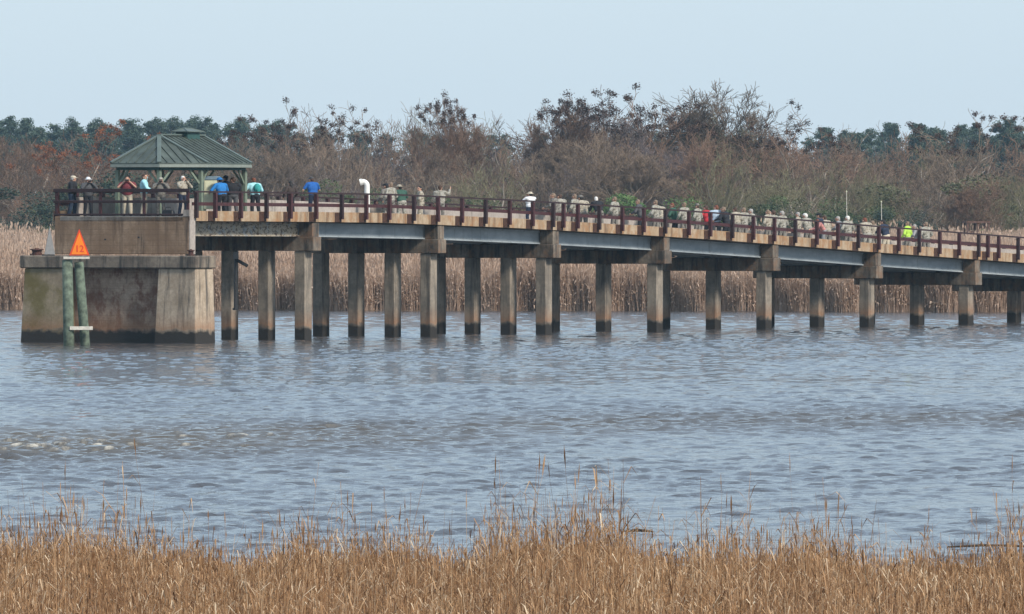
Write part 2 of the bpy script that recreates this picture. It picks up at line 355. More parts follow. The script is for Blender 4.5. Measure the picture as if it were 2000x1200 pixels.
# railings: each one thing
post_px = [383, 420, 470, 520, 567, 617, 667, 715, 760, 808, 855, 902, 948, 995, 1040, 1080, 1100, 1128, 1170, 1215, 1257, 1299, 1345, 1387, 1430, 1471, 1512, 1553, 1595, 1636, 1676, 1716, 1755, 1795, 1835, 1873, 1911, 1929, 1950, 1988, 2026, 2063, 2098] + list(range(2133, 2480, 33))
def side_rail(name, w, sgn, label):
    r = empty(name, O, ANG, label, 'railing')
    for i, px in enumerate(post_px):
        s = s_of(px, -0.10)
        zt_ = rail_z(s); low = zt_ - 0.93; pl_ = zt_ - 1.22
        bm = bmesh.new()
        box(bm, (s - 0.08, w - 0.09, pl_), (s + 0.08, w - 0.052, zt_ - 0.035)); box(bm, (s - 0.08, w + 0.052, pl_), (s + 0.08, w + 0.073, zt_ - 0.035)); box(bm, (s - 0.009, w - 0.0515, pl_), (s + 0.009, w + 0.0515, zt_ - 0.035))
        box(bm, (s - 0.075, w - 0.0515, pl_), (s - 0.012, w + 0.0515, zt_ - 0.04))
        p = obj('post', bm, M['rail'] if i % 3 else M['raildark'], r)
        bm = bmesh.new(); wq = w
        box(bm, (s - 0.50, 0.0 - 0.022 if w < 1 else WB + 0.003, fas_z(s) + 0.012), (s + 0.16, -0.003 if w < 1 else WB + 0.022, low + 0.035)); obj('bracket', bm, M['bracket'], p)
    sp = [s_of(q, -0.1) for q in post_px]
    s0 = 0.3
    lst = np.linspace(s0, S_END, 60)
    bm = bmesh.new(); strip(bm, w - 0.045, w + 0.045, lambda s: rail_z(s) - 0.033, lambda s: rail_z(s) + 0.045, lst); obj('top_rail', bm, M['raildark'], r)
    bm = bmesh.new(); strip(bm, w + sgn * 0.074, w + sgn * 0.074 + 0.05, lambda s: rail_z(s) - 0.64, lambda s: rail_z(s) - 0.48, lst); obj('mid_rail', bm, M['rail'], r)
    return r
side_rail('railing', -0.11, 1, 'maroon post and rail fence along the near edge of the bridge')
side_rail('railing', WB + 0.12, -1, 'maroon post and rail fence along the far edge of the bridge, behind the crowd')
er = empty('railing', O, ANG, 'dark maroon pipe railing across the bridge end, in front of the six onlookers', 'railing')
zr_ = z_of(371, 0, 3.5)
for i, ww in enumerate(np.linspace(0.12, WB - 0.1, 4)):
    bm = bmesh.new(); box(bm, (0.06, ww - 0.06, zt + 0.003), (0.16, ww + 0.06, zr_ - 0.05)); obj('post', bm, M['rail'], er)
for (ya, yb, mm, nm) in ((369, 376, 'raildark', 'top_rail'), (391.5, 397, 'raildark', 'mid_rail'), (417.5, 421.5, 'raildark', 'bottom_bar')):  # three dark bars across the end: top, middle, foot
    bm = bmesh.new(); box(bm, (0.0, -0.02, z_of(yb, 0, 3.5)), (0.055, WB + 0.05, z_of(ya, 0, 3.5))); obj(nm, bevel(bm, 0.012), M[mm], er)

# ------------------------------------------------------------------ the big pier under the end
pier = empty('concrete_pier', O, ANG, 'massive stained concrete pier with two sloping buttresses under the bridge end', 'pier')
c0, c1_ = z_of(524.5, -1.2, 3.5), z_of(499.5, -1.2, 3.5)
wL, wR = 8.46, -1.08
bm = bmesh.new(); box(bm, (-1.2, wR, c0), (0.68, wL, c1_)); obj('pier_cap', bevel(bm, 0.05), M['capdark'], pier)
bm = bmesh.new(); box(bm, (-0.45, wR + 1.6, -1.6), (0.40, wL - 1.6, c0 - 0.004)); obj('panel', bm, M['panel'], pier)
for (wa, wb, mm) in ((wR + 0.10, wR + 2.1, 'pier'), (wL - 2.5, wL - 0.22, 'pier_moss')):
    bm = bmesh.new()
    bt = 0.24
    box(bm, (-1.32, wa - 0.12, -1.6), (0.66, wb + 0.2, c0 - 0.004), top=[(bt, 0.12), (-0.08, 0.12), (-0.08, -0.2), (bt, -0.2)])
    obj('buttress', bevel(bm, 0.04), M[mm], pier)
def bollard(px, base_py, s_, h_, r_, label):
    w_ = None
    # solve w for this s so that it stands at the picture column
    u = (px - 1000) / FPX; w_ = (u * (Z0 + s_ * DY) - X0 - s_ * DX) / (TX - u * TY)
    z_ = c1_
    bo = empty('bollard', (X0 + s_ * DX + w_ * TX, Z0 + s_ * DY + w_ * TY, z_), 0, label, 'bollard')
    bm = bmesh.new(); tube(bm, [(0, 0, 0), (0, 0, 0.05), (0, 0, 0.055), (0, 0, h_ * 0.5), (0, 0, h_ - 0.055), (0, 0, h_ - 0.05), (0, 0, h_)], [r_, r_, r_ * 0.72, r_ * 0.66, r_ * 0.74, r_, r_ * 0.96], 18); obj('drum', bm, M['rust'], bo)
    bm = bmesh.new(); tube(bm, [(0, 0, h_ + 0.002), (0, 0, h_ + 0.035)], [r_ * 0.35, r_ * 0.3], 10); obj('bolt_cap', bm, M['rust'], bo)
bollard(72, 500, -0.5, 0.30, 0.33, 'rusty iron spool bollard on the left end of the pier cap')
bollard(373, 496, -0.75, 0.27, 0.18, 'small rusty iron bollard at the right corner below the end wall')

# ------------------------------------------------------------------ daymark on two piles in front of the pier
Zd = Z0 - 9.0
dm = empty('daymark', at(150, 672, Zd) * 1.0, 0, 'orange triangular channel marker on two green timber piles before the pier', 'channel marker')
dm.location.z = 0.0; D0 = dm.location.copy()
def L(px, py, dzz=0.0): return at(px, py, Zd + dzz) - D0
bm = bmesh.new(); a, b_ = L(131.5, 508), L(135.5, 680); a.z, b_.z = a.z, -1.6; tube(bm, [b_, (a + b_) / 2, a], [0.25, 0.245, 0.24], 14); obj('pile', bm, M['pile'], dm, True)
bm = bmesh.new(); a, b_ = L(154, 512, .3), L(172, 685, .3); b_.z = -1.6; tube(bm, [b_, (a + b_) / 2, a], [0.225, 0.22, 0.215], 14); obj('pile', bm, M['pile'], dm, True)
bm = bmesh.new(); box(bm, tuple(L(136, 645, -.30)), tuple(L(181, 638, -.21))); obj('crossbeam', bevel(bm, 0.01), M['board'], dm)
bm = bmesh.new(); box(bm, tuple(L(124, 506, -.34)), tuple(L(175, 501.5, -.26))); obj('sill_board', bm, M['board'], dm)
bm = bmesh.new()
def tri(bm, p, q, r, y0, y1):
    f = [bm.verts.new((v.x, y0, v.z)) for v in (p, q, r)]; k = [bm.verts.new((v.x, y1, v.z)) for v in (p, q, r)]
    bm.faces.new(f); bm.faces.new(k[::-1])
    for i in range(3): bm.faces.new((f[i], f[(i + 1) % 3], k[(i + 1) % 3], k[i]))
tri(bm, L(136, 499), L(175.5, 499), L(155.5, 447.5), -0.40, -0.375); sg = obj('sign_board', bm, M['orangered'], dm)
bm = bmesh.new(); tri(bm, L(140, 497), L(171.5, 497), L(155.7, 454), -0.414, -0.402); obj('sign_face', bm, M['orange'], sg)
fc = bpy.data.curves.new('number', 'FONT'); fc.body = '12'; fc.size = 0.42; fc.align_x = 'CENTER'; fc.extrude = 0.004; fc.offset = 0.008
fo = bpy.data.objects.new('tmp', fc); COL.objects.link(fo)
bpy.context.view_layer.update()
fme = bpy.data.meshes.new_from_object(fo.evaluated_get(bpy.context.evaluated_depsgraph_get())); bpy.data.objects.remove(fo)
no = link('number', fme, M['orangered'], sg); fme.materials.clear(); fme.materials.append(M['orangered'])
no.rotation_euler = (math.radians(90), 0, 0); q = L(156, 492); no.location = (q.x, -0.421, q.z)
# second board seen from behind
gb = empty('daymark', at(97, 500, Z0 - 1.0), math.radians(38), 'grey back of a triangular board standing on the pier cap beside the spool bollard', 'channel marker')
gb.location.z = c1_
bm = bmesh.new(); tri(bm, Vector((-0.30, 0, 0.06)), Vector((0.30, 0, 0.06)), Vector((0, 0, 1.36)), -0.012, 0.012); obj('sign_board', bm, M['greyboard'], gb)
bm = bmesh.new(); box(bm, (-0.05, 0.014, 0.0), (0.05, 0.08, 1.0)); box(bm, (-0.3, 0.016, 0.0), (0.3, 0.2, 0.055)); obj('stand', bm, M['black'], gb)
# floodlight pole beside the first bent
fl = empty('floodlight', at(461, 620, Z0 + 9.5), 0, 'black floodlight on a thin pole beside the first row of columns', 'light'); fl.location.z = 0; F0 = fl.location.copy(); Zf = Z0 + 9.5
LF = lambda px, py: at(px, py, Zf) - F0
bm = bmesh.new(); a = LF(460.5, 491); tube(bm, [LF(459.5, 606), a], [0.07, 0.07], 8); obj('pole', bm, M['black'], fl)
bm = bmesh.new(); beam(bm, LF(462, 508), LF(484, 520), 0.16, 0.16); obj('lamp', bevel(bm, 0.02), M['black'], fl)
bm = bmesh.new(); box(bm, tuple(LF(455, 506) + Vector((0, -.1, 0))), tuple(LF(466, 492) + Vector((0, .1, 0)))); obj('junction_box', bevel(bm, 0.015), M['greyboard'], fl)
bm = bmesh.new(); tube(bm, [LF(459.5, 606), LF(459.5, 602)], [0.13, 0.13], 8); obj('foot', bm, M['black'], fl)

# ------------------------------------------------------------------ gazebo
wc = WB / 2
sA = s_of(311, wc); sB = s_of(397, wc)
zdk = deck_z(sA)
gz_ = empty('gazebo', (X0 + (sA + sB) / 2 * DX + wc * TX, Z0 + (sA + sB) / 2 * DY + wc * TY, zdk), ANG, 'gazebo with a green standing seam metal roof and small cupola on the bridge', 'gazebo')
Lh = (sB - sA) / 2
zEv = z_of(319, sA, wc) - zdk; zRd = z_of(265, sA, wc) - zdk; RE = 2.62
def hexpts(R, Lh_, z):
    pts = []
    for cx, angs in ((-Lh_, (-90, -150, -210, -270)), (Lh_, (90, 30, -30, -90))):
        for a in angs: pts.append(Vector((cx + R * math.cos(math.radians(a)), R * math.sin(math.radians(a)), z)))
    return pts
ev = hexpts(RE, Lh, zEv); ra, rb = Vector((-Lh, 0, zRd)), Vector((Lh, 0, zRd))
bm = bmesh.new(); ribs = bmesh.new()
apex = [ra, ra, ra, ra, rb, rb, rb, rb]
TH = 0.05
for i in range(8):
    j = (i + 1) % 8
    p, q, A_, B_ = ev[i], ev[j], apex[i], apex[j]
    up = [p, q, B_, A_] if A_ is not B_ else [p, q, A_]
    f = [bm.verts.new(v) for v in up]; k = [bm.verts.new(v - Vector((0, 0, TH))) for v in up]
    bm.faces.new(f); bm.faces.new(k[::-1])
    n_ = len(up)
    for e in range(n_): bm.faces.new((f[e], f[(e + 1) % n_], k[(e + 1) % n_], k[e]))
    # standing seams run up the slope, square to the eave
    ed = (q - p).normalized(); ln = (q - p).length; slope_in = Vector((0, 0, 1)).cross(ed)
    if slope_in.dot(-p + Vector((np.clip(p.x, -Lh, Lh), 0, 0))) < 0: slope_in = -slope_in
    run = abs((A_ - p).dot(slope_in)); nse = max(3, int(ln / 0.40))
    for t_ in np.linspace(0, ln, nse + 1)[1:-1]:
        base = p + ed * t_
        if A_ is B_: fr = 1 - abs(t_ / ln * 2 - 1)
        else: fr = 1.0
        end = base + slope_in * run * fr; end.z = zEv + (zRd - zEv) * fr
        if A_ is not B_: pass
        beam(bm, base + Vector((0, 0, 0.02)), end + Vector((0, 0, 0.02)), 0.035, 0.06)
    beam(ribs, p + Vector((0, 0, 0.035)), A_ + Vector((0, 0, 0.035)), 0.20, 0.06)
beam(ribs, ra + Vector((-.05, 0, 0.045)), rb + Vector((.05, 0, 0.045)), 0.24, 0.07)
roof = obj('roof', bm, M['roof'], gz_); obj('hip_trim', ribs, M['roofrib'], roof)
bm = bmesh.new()
for i in range(8): 
    p, q = ev[i] - Vector((0, 0, 0.13)), ev[(i + 1) % 8] - Vector((0, 0, 0.13))
    beam(bm, p, q, 0.05, 0.14)
obj('eave_board', bm, M['eave'], gz_)
pin = hexpts(RE * 0.86, Lh, 0)
bm = bmesh.new()
for i in range(8): 
    p, q = pin[i] + Vector((0, 0, zEv - 0.22)), pin[(i + 1) % 8] + Vector((0, 0, zEv - 0.22)); beam(bm, p, q, 0.12, 0.2)
obj('beam', bm, M['teal'], gz_)
for i in range(8):
    p = pin[i]; bm = bmesh.new(); box(bm, (p.x - 0.09, p.y - 0.09, 0), (p.x + 0.09, p.y + 0.09, zEv - 0.325)); po = obj('post', bevel(bm, 0.01), M['post'], gz_)
    for j in ((i + 1) % 8, (i - 1) % 8):
        e = (pin[j] - p).normalized(); bm = bmesh.new(); beam(bm, p + e * 0.09 + Vector((0, 0, zEv - 0.95)), p + e * 0.6 + Vector((0, 0, zEv - 0.33)), 0.07, 0.09); obj('brace', bm, M['post'], po)
# cupola on the ridge
zc = zRd + 0.26; cl = 0.78; cx0 = Lh * 0.30
bm = bmesh.new(); box(bm, (cx0 - cl + 0.2, -0.32, zRd - 0.2), (cx0 + cl - 0.2, 0.32, zc - 0.06)); cu = obj('cupola', bm, M['teal'], gz_)
bm = bmesh.new()
e4 = [Vector((cx0 - cl, -0.44, zc - 0.06)), Vector((cx0 + cl, -0.44, zc - 0.06)), Vector((cx0 + cl, 0.44, zc - 0.06)), Vector((cx0 - cl, 0.44, zc - 0.06))]
ca_, cb_ = Vector((cx0 - cl + 0.45, 0, zc + 0.10)), Vector((cx0 + cl - 0.45, 0, zc + 0.10))
for fc_ in ((e4[0], e4[1], cb_, ca_), (e4[2], e4[3], ca_, cb_), (e4[1], e4[2], cb_), (e4[3], e4[0], ca_), tuple(v - Vector((0, 0, 0.04)) for v in e4[::-1])):
    bm.faces.new([bm.verts.new(v) for v in fc_])
for a_, b_ in ((e4[0], ca_), (e4[1], cb_), (ca_, cb_), (e4[2], cb_), (e4[3], ca_), (e4[0], e4[1]), (e4[3], e4[0])): beam(bm, a_, b_, 0.07, 0.05)
obj('cupola_roof', bm, M['roofrib'], cu)
# notice cabinet
sN = s_of(413, 1.5); nb = empty('notice_cabinet', (X0 + sN * DX + 1.5 * TX, Z0 + sN * DY + 1.5 * TY, deck_z(sN)), math.radians(8), 'cream notice cabinet with a blue grey header under the gazebo roof', 'notice board')
bm = bmesh.new(); box(bm, (-0.36, -0.11, 0.35), (0.36, 0.11, 1.72)); obj('cabinet', bevel(bm, 0.02), M['cream'], nb)
bm = bmesh.new(); box(bm, (-0.40, -0.15, 1.724), (0.40, 0.15, 1.90)); obj('header', bevel(bm, 0.02), M['bluegrey'], nb)
for x_ in (-0.3, 0.3):
    bm = bmesh.new(); box(bm, (x_ - 0.05, -0.05, 0), (x_ + 0.05, 0.05, 0.348)); obj('leg', bm, M['post'], nb)
bm = bmesh.new(); box(bm, (-0.29, -0.118, 0.62), (0.29, -0.1105, 1.62)); obj('panel', bm, M['cream'], nb)
# white vent pipe
sV = s_of(717, 6.0); vp = empty('vent_pipe', (X0 + sV * DX + 6.0 * TX, Z0 + sV * DY + 6.0 * TY, deck_z(sV)), 0, 'white goose-neck pipe standing on the bridge deck', 'pipe')
zz = z_of(354.5, sV, 6.0) - deck_z(sV); R_ = 0.22
arc = [(-R_ + R_ * math.cos(a), 0, zz - R_ - .02 + R_ * math.sin(a)) for a in np.linspace(0, math.radians(100), 8)]
bm = bmesh.new(); tube(bm, [(0, 0, 0.03), (0, 0, 0.9)] + arc, 0.135, 14); obj('pipe', bm, M['white'], vp, True)
bm = bmesh.new(); tube(bm, [(0, 0, 0.0), (0, 0, 0.06)], [0.26, 0.26], 14); obj('flange', bm, M['white'], vp)
bm = bmesh.new(); e_ = Vector(arc[-1]); tube(bm, [e_ + Vector((0.02, 0, 0)), e_ + Vector((-0.10, 0, -0.03))], [0.165, 0.165], 14); obj('collar', bm, M['white'], vp)
# two thin pale poles in the crowd
for px, y0, y1, lab in ((1653, 376, 440, 'pale thin pole standing in the crowd above the two grey haired onlookers'), (1721, 396, 455, 'pale thin pole standing behind the person in the navy jacket')):
    s_ = s_of(px, 6.35); pz = deck_z(s_); hh = z_of(y0, s_, 6.35) - pz
    pl = empty('pole', (X0 + s_ * DX + 6.35 * TX, Z0 + s_ * DY + 6.35 * TY, pz), 0, lab, 'pole')
    bm = bmesh.new(); tube(bm, [(0, 0, 0), (0.03, 0, hh * 0.55), (0.01, 0, hh)], [0.02, 0.018, 0.015], 6); obj('shaft', bm, M['board'], pl)
    bm = bmesh.new(); tube(bm, [(0.01, 0, hh), (0.01, 0, hh + 0.06), (0.01, 0, hh + 0.1)], [0.035, 0.04, 0.01], 8); obj('finial', bm, M['cream'], pl)
# bag on the deck at the end
bg_s, bg_w = 0.6, 1.45
bag = empty('bag', (X0 + bg_s * DX + bg_w * TX, Z0 + bg_s * DY + bg_w * TY, deck_z(0.6) + 0.002), ANG - math.pi / 2, 'black bag lying by the feet of the onlookers at the bridge end', 'bag')
bm = bmesh.new(); box(bm, (-0.33, -0.15, 0), (0.33, 0.15, 0.30), top=[(0.06, 0.05), (-0.06, 0.05), (-0.06, -0.05), (0.06, -0.05)]); obj('body', bevel(bm, 0.04), M['black'], bag)
bm = bmesh.new(); tube(bm, [(-0.16, 0, 0.29), (-0.12, 0, 0.42), (0.12, 0, 0.42), (0.16, 0, 0.29)], 0.014, 6); obj('handle', bm, M['black'], bag)

# ------------------------------------------------------------------ people
def cap(V, F, p0, r0, p1, r1, n=10, sx=None):
    """rounded tapered limb appended to the lists"""
    p0, p1 = Vector(p0), Vector(p1); d = p1 - p0
    L_ = d.length
    d = d / L_ if L_ > 1e-6 else Vector((0, 0, 1))
    a = d.orthogonal().normalized(); b_ = d.cross(a)
    prof = [(-r0, 0.0)] + [(-r0 * math.cos(t), r0 * math.sin(t)) for t in (0.5, 1.0)] + [(0, r0), (L_, r1)] + [(L_ + r1 * math.cos(t), r1 * math.sin(t)) for t in (1.0, 0.5)] + [(L_ + r1, 0.0)]
    o = len(V); idx = []
    for (h_, r) in prof:
        if r == 0: V.append(p0 + d * h_); idx.append([len(V) - 1])
        else:
            ring = []
            for k in range(n):
                t = 2 * math.pi * k / n; V.append(p0 + d * h_ + (a * math.cos(t) + b_ * math.sin(t)) * r); ring.append(len(V) - 1)
            idx.append(ring)
    for r0_, r1_ in zip(idx, idx[1:]):
        for k in range(n):
            if len(r0_) == 1: F.append((r0_[0], r1_[(k + 1) % n], r1_[k]))
            elif len(r1_) == 1: F.append((r0_[k], r0_[(k + 1) % n], r1_[0]))
            else: F.append((r0_[k], r0_[(k + 1) % n], r1_[(k + 1) % n], r1_[k]))
def ell(V, F, c, r, M3=None, n=14, m_=9, cut=None):
    c = Vector(c); o = len(V); rows = []
    for i in range(m_ + 1):
        ph = math.pi * i / m_
        row = []
        for k in range(n):
            t = 2 * math.pi * k / n
            v = Vector((r[0] * math.sin(ph) * math.cos(t), r[1] * math.sin(ph) * math.sin(t), r[2] * math.cos(ph)))
            if M3: v = M3 @ v
            V.append(c + v); row.append(len(V) - 1)
        rows.append(row)
    for a, b_ in zip(rows, rows[1:]):
        for k in range(n): F.append((a[k], b_[k], b_[(k + 1) % n], a[(k + 1) % n]))
def fused(name, V, F, voxel, dec=0.35):
    """one continuous closed surface grown over the limbs"""
    me = bpy.data.meshes.new('tmp'); me.from_pydata([tuple(v) for v in V], [], F)
    bm_ = bmesh.new(); bm_.from_mesh(me); bmesh.ops.remove_doubles(bm_, verts=bm_.verts, dist=1e-5); bmesh.ops.recalc_face_normals(bm_, faces=bm_.faces); bm_.to_mesh(me); bm_.free()
    o = bpy.data.objects.new('tmp', me); COL.objects.link(o)
    r = o.modifiers.new('r', 'REMESH'); r.mode = 'VOXEL'; r.voxel_size = voxel
    s = o.modifiers.new('s', 'SMOOTH'); s.factor = 0.5; s.iterations = 2
    d = o.modifiers.new('d', 'DECIMATE'); d.ratio = dec
    bpy.context.view_layer.update()
    out = bpy.data.meshes.new_from_object(o.evaluated_get(bpy.context.evaluated_depsgraph_get())); out.name = name
    bpy.data.objects.remove(o); bpy.data.meshes.remove(me)
    out.polygons.foreach_set('use_smooth', np.ones(len(out.polygons), bool))
    return out
def make_pose(name, lean=0.0, arms=((0.37, 0.0, 1.13, 0.30, 0.18, 0.95),) * 2, head_turn=0.0, stride=0.04, hand='relax', nod=0.0):
    """local axes: x right, y ahead, z up; 1.75 m tall. arms: elbow xyz, wrist xyz for left (-x mirrored) and right"""
    rotL = Matrix.Rotation(-lean, 3, 'X')
    hipc = Vector((0, 0, 0.95))
    T = lambda p: hipc + rotL @ (Vector(p) - hipc)
    neck = T((0, -0.015, 1.50)); headc = T((0, 0.015, 1.63))
    HM = Matrix.Rotation(head_turn, 3, 'Z') @ Matrix.Rotation(-lean * 0.3 - nod, 3, 'X')
    J = {'hip': [], 'knee': [], 'ank': []}
    for sx, st in ((-1, stride), (1, -stride)):
        J['hip'].append(Vector((sx * 0.095, 0, 0.93))); J['knee'].append(Vector((sx * 0.105, st + 0.03, 0.50))); J['ank'].append(Vector((sx * 0.115, st * 1.6 - 0.02, 0.085)))
    sh = [T((-0.215, -0.01, 1.425)), T((0.215, -0.01, 1.425))]
    el_ = [Vector((-arms[0][0], arms[0][1], arms[0][2])), Vector((arms[1][0], arms[1][1], arms[1][2]))]
    wr = [Vector((-arms[0][3], arms[0][4], arms[0][5])), Vector((arms[1][3], arms[1][4], arms[1][5]))]
    V, F = [], []
    def torso(V, F, g):
        ell(V, F, T((0, 0, 1.28)), (0.195 + g, 0.118 + g, 0.235 + g), rotL); ell(V, F, T((0, 0.005, 1.07)), (0.168 + g, 0.108 + g, 0.17 + g), rotL)
        cap(V, F, T((-0.17, -0.01, 1.42)), 0.068 + g, T((0.17, -0.01, 1.42)), 0.068 + g)
    def legs(V, F, g, lo=0.0):
        ell(V, F, (0, -0.01, 0.95), (0.165 + g, 0.115 + g, 0.13 + g))
        for i in (0, 1):
            cap(V, F, J['hip'][i], 0.086 + g, J['knee'][i], 0.058 + g); a2 = J['knee'][i].lerp(J['ank'][i], 1 - lo)
            cap(V, F, J['knee'][i], 0.057 + g, J['knee'][i].lerp(J['ank'][i], 0.35), 0.056 + g); cap(V, F, J['knee'][i].lerp(J['ank'][i], 0.35), 0.056 + g, a2, 0.038 + g * 1.4)
    torso(V, F, 0); legs(V, F, 0)
    for i in (0, 1):
        cap(V, F, J['ank'][i], 0.04, J['ank'][i] + Vector((0, 0.15, -0.045)), 0.035)
        cap(V, F, sh[i], 0.054, el_[i], 0.041); cap(V, F, el_[i], 0.041, wr[i], 0.027)
        d = (wr[i] - el_[i]).normalized(); sx = -1 if i == 0 else 1
        side = d.cross(Vector((sx, 0, 0.2))).normalized(); pn = side.cross(d).normalized()
        palm = wr[i] + d * 0.05
        cap(V, F, wr[i], 0.026, wr[i] + d * 0.08, 0.030)
        for k, (o_, ln) in enumerate(((-0.030, 0.062), (-0.010, 0.075), (0.010, 0.070), (0.029, 0.052))):
            kn = wr[i] + d * 0.085 + side * o_
            mid = kn + d * ln * 0.55 + pn * (-0.012 * (1 if hand == 'relax' else 2))
            cap(V, F, kn - d * 0.02, 0.0115, mid, 0.0105, 6); cap(V, F, mid, 0.0105, mid + d * ln * 0.35 + pn * (-0.026), 0.009, 6)
        th = wr[i] + d * 0.035 - side * 0.03
        cap(V, F, th, 0.014, th + d * 0.045 - side * 0.022, 0.012, 6); cap(V, F, th + d * 0.045 - side * 0.022, 0.012, th + d * 0.072 - side * 0.02, 0.010, 6)
    cap(V, F, neck + Vector((0, 0, -0.06)), 0.058, headc + HM @ Vector((0, -0.02, -0.05)), 0.052)
    H = lambda p: headc + HM @ Vector(p)
    ell(V, F, H((0, -0.01, 0.02)), (0.076, 0.096, 0.105), HM); ell(V, F, H((0, 0.02, -0.055)), (0.056, 0.066, 0.066), HM)
    cap(V, F, H((0, 0.085, 0.012)), 0.011, H((0, 0.108, -0.022)), 0.015, 6); cap(V, F, H((-0.045, 0.075, 0.03)), 0.014, H((0.045, 0.075, 0.03)), 0.014, 6)
    for sx in (-1, 1): ell(V, F, H((sx * 0.079, -0.01, -0.005)), (0.012, 0.022, 0.033), HM, 8, 6)
    body = fused(name + '_body', V, F, 0.0095, 0.3)
    # eyes and mouth as their own colour on the face
    inv = HM.inverted(); mi = np.zeros(len(body.polygons), np.int32)
    for p in body.polygons:
        l_ = inv @ (Vector(p.center) - headc)
        if l_.y > 0.05 and (l_.x - math.copysign(0.032, l_.x)) ** 2 + (l_.z - 0.005) ** 2 < 0.011 ** 2: mi[p.index] = 1
        elif l_.y > 0.05 and abs(l_.x) < 0.024 and abs(l_.z + 0.062) < 0.007: mi[p.index] = 2
    body.polygons.foreach_set('material_index', mi)
    out = {'body': body}
    V, F = [], []; torso(V, F, 0.036); ell(V, F, T((0, 0, 0.97)), (0.185, 0.14, 0.10), rotL)
    for i in (0, 1): cap(V, F, sh[i], 0.084, el_[i], 0.066); cap(V, F, el_[i], 0.066, el_[i].lerp(wr[i], 0.85), 0.048)
    out['long'] = fused(name + '_shirt', V, F, 0.014, 0.4)
    V, F = [], []; torso(V, F, 0.036); ell(V, F, T((0, 0, 0.97)), (0.185, 0.14, 0.10), rotL)
    for i in (0, 1): cap(V, F, sh[i], 0.073, sh[i].lerp(el_[i], 0.72), 0.060)
    out['short'] = fused(name + '_tee', V, F, 0.014, 0.4)
    V, F = [], []; legs(V, F, 0.016, 0.04); out['trousers'] = fused(name + '_trousers', V, F, 0.014, 0.4)
    V, F = [], []
    for i in (0, 1):
        a = J['ank'][i]; cap(V, F, a + Vector((0, -0.03, -0.035)), 0.05, a + Vector((0, 0.17, -0.04)), 0.044); cap(V, F, a + Vector((0, 0, -0.02)), 0.05, a + Vector((0, -0.005, 0.05)), 0.05)
    out['shoes'] = fused(name + '_shoes', V, F, 0.014, 0.4)
    V, F = [], []; ell(V, F, H((0, -0.022, 0.038)), (0.084, 0.098, 0.098), HM); ell(V, F, H((0, -0.055, -0.01)), (0.075, 0.062, 0.085), HM); out['hair'] = fused(name + '_hair', V, F, 0.012, 0.5)
    V, F = [], []; ell(V, F, H((0, -0.022, 0.038)), (0.088, 0.098, 0.098), HM); ell(V, F, H((0, -0.07, -0.08)), (0.09, 0.055, 0.16), HM); cap(V, F, H((0, -0.08, -0.1)), 0.07, H((0, -0.10, -0.26)), 0.06); out['longhair'] = fused(name + '_longhair', V, F, 0.014, 0.5)
    V, F = [], []; ell(V, F, H((0, -0.012, 0.062)), (0.09, 0.108, 0.085), HM); ell(V, F, H((0, 0.10, 0.045)), (0.075, 0.085, 0.013), HM); out['cap'] = fused(name + '_cap', V, F, 0.011, 0.5)
    V, F = [], []; ell(V, F, H((0, -0.01, 0.075)), (0.092, 0.108, 0.08), HM); ell(V, F, H((0, -0.005, 0.045)), (0.165, 0.18, 0.014), HM); out['hat'] = fused(name + '_hat', V, F, 0.011, 0.5)
    V, F = [], []
    mid = (wr[0] + wr[1]) / 2 + Vector((0, 0.09, 0.05))
    cap(V, F, mid + Vector((-0.05, 0, 0)), 0.035, mid + Vector((0.05, 0, 0)), 0.035); cap(V, F, mid, 0.04, mid + Vector((0, 0.09, 0)), 0.038)
    out['camera'] = fused(name + '_camera', V, F, 0.012, 0.5)
    return out
POSE = {
 'stand': make_pose('stand', 0.03),
 'rail': make_pose('rail', 0.22, ((0.36, 0.16, 1.17, 0.24, 0.40, 1.08),) * 2, 0.2),
 'lean': make_pose('lean', 0.50, ((0.26, 0.42, 1.08, 0.16, 0.62, 1.02),) * 2, -0.3),
 'look': make_pose('look', 0.02, ((0.30, 0.17, 1.27, 0.075, 0.16, 1.54),) * 2),
 'photo': make_pose('photo', 0.05, ((0.27, 0.05, 1.12, 0.24, 0.22, 0.98), (0.36, 0.22, 1.36, 0.42, 0.34, 1.58)), -0.4),
 'wave': make_pose('wave', 0.02, ((0.33, 0.06, 1.52, 0.12, 0.10, 1.66), (0.30, 0.12, 1.16, 0.34, 0.32, 1.08)), -0.7),
 'cross': make_pose('cross', 0.05, ((0.27, 0.06, 1.14, 0.06, 0.20, 1.14),) * 2, 0.7),
}
V_, F_ = [], []; ell(V_, F_, (0, -0.13, 1.27), (0.14, 0.12, 0.22)); ell(V_, F_, (0, -0.22, 1.20), (0.09, 0.06, 0.12)); PACK = fused('backpack', V_, F_, 0.014, 0.4)
def cloth(name, col, rough=0.85): return plain('cloth_' + name, col, rough, 0.22, 7.0)
def camo(name, a, b_, c_):
    m, t, bs = newmat('camouflage_' + name); P = pos(t, world=False)
    col = mix(t, ramp(t, noise(t, P, 9.0, 3, 0.6), [(0.46, 0.0), (0.5, 1.0)]), a, b_); col = mix(t, ramp(t, noise(t, P, 13.0, 3, 0.6), [(0.57, 0.0), (0.6, 1.0)]), col, c_)
    t.links.new(col, bs.inputs['Base Color']); bs.inputs['Roughness'].default_value = 0.9; return m
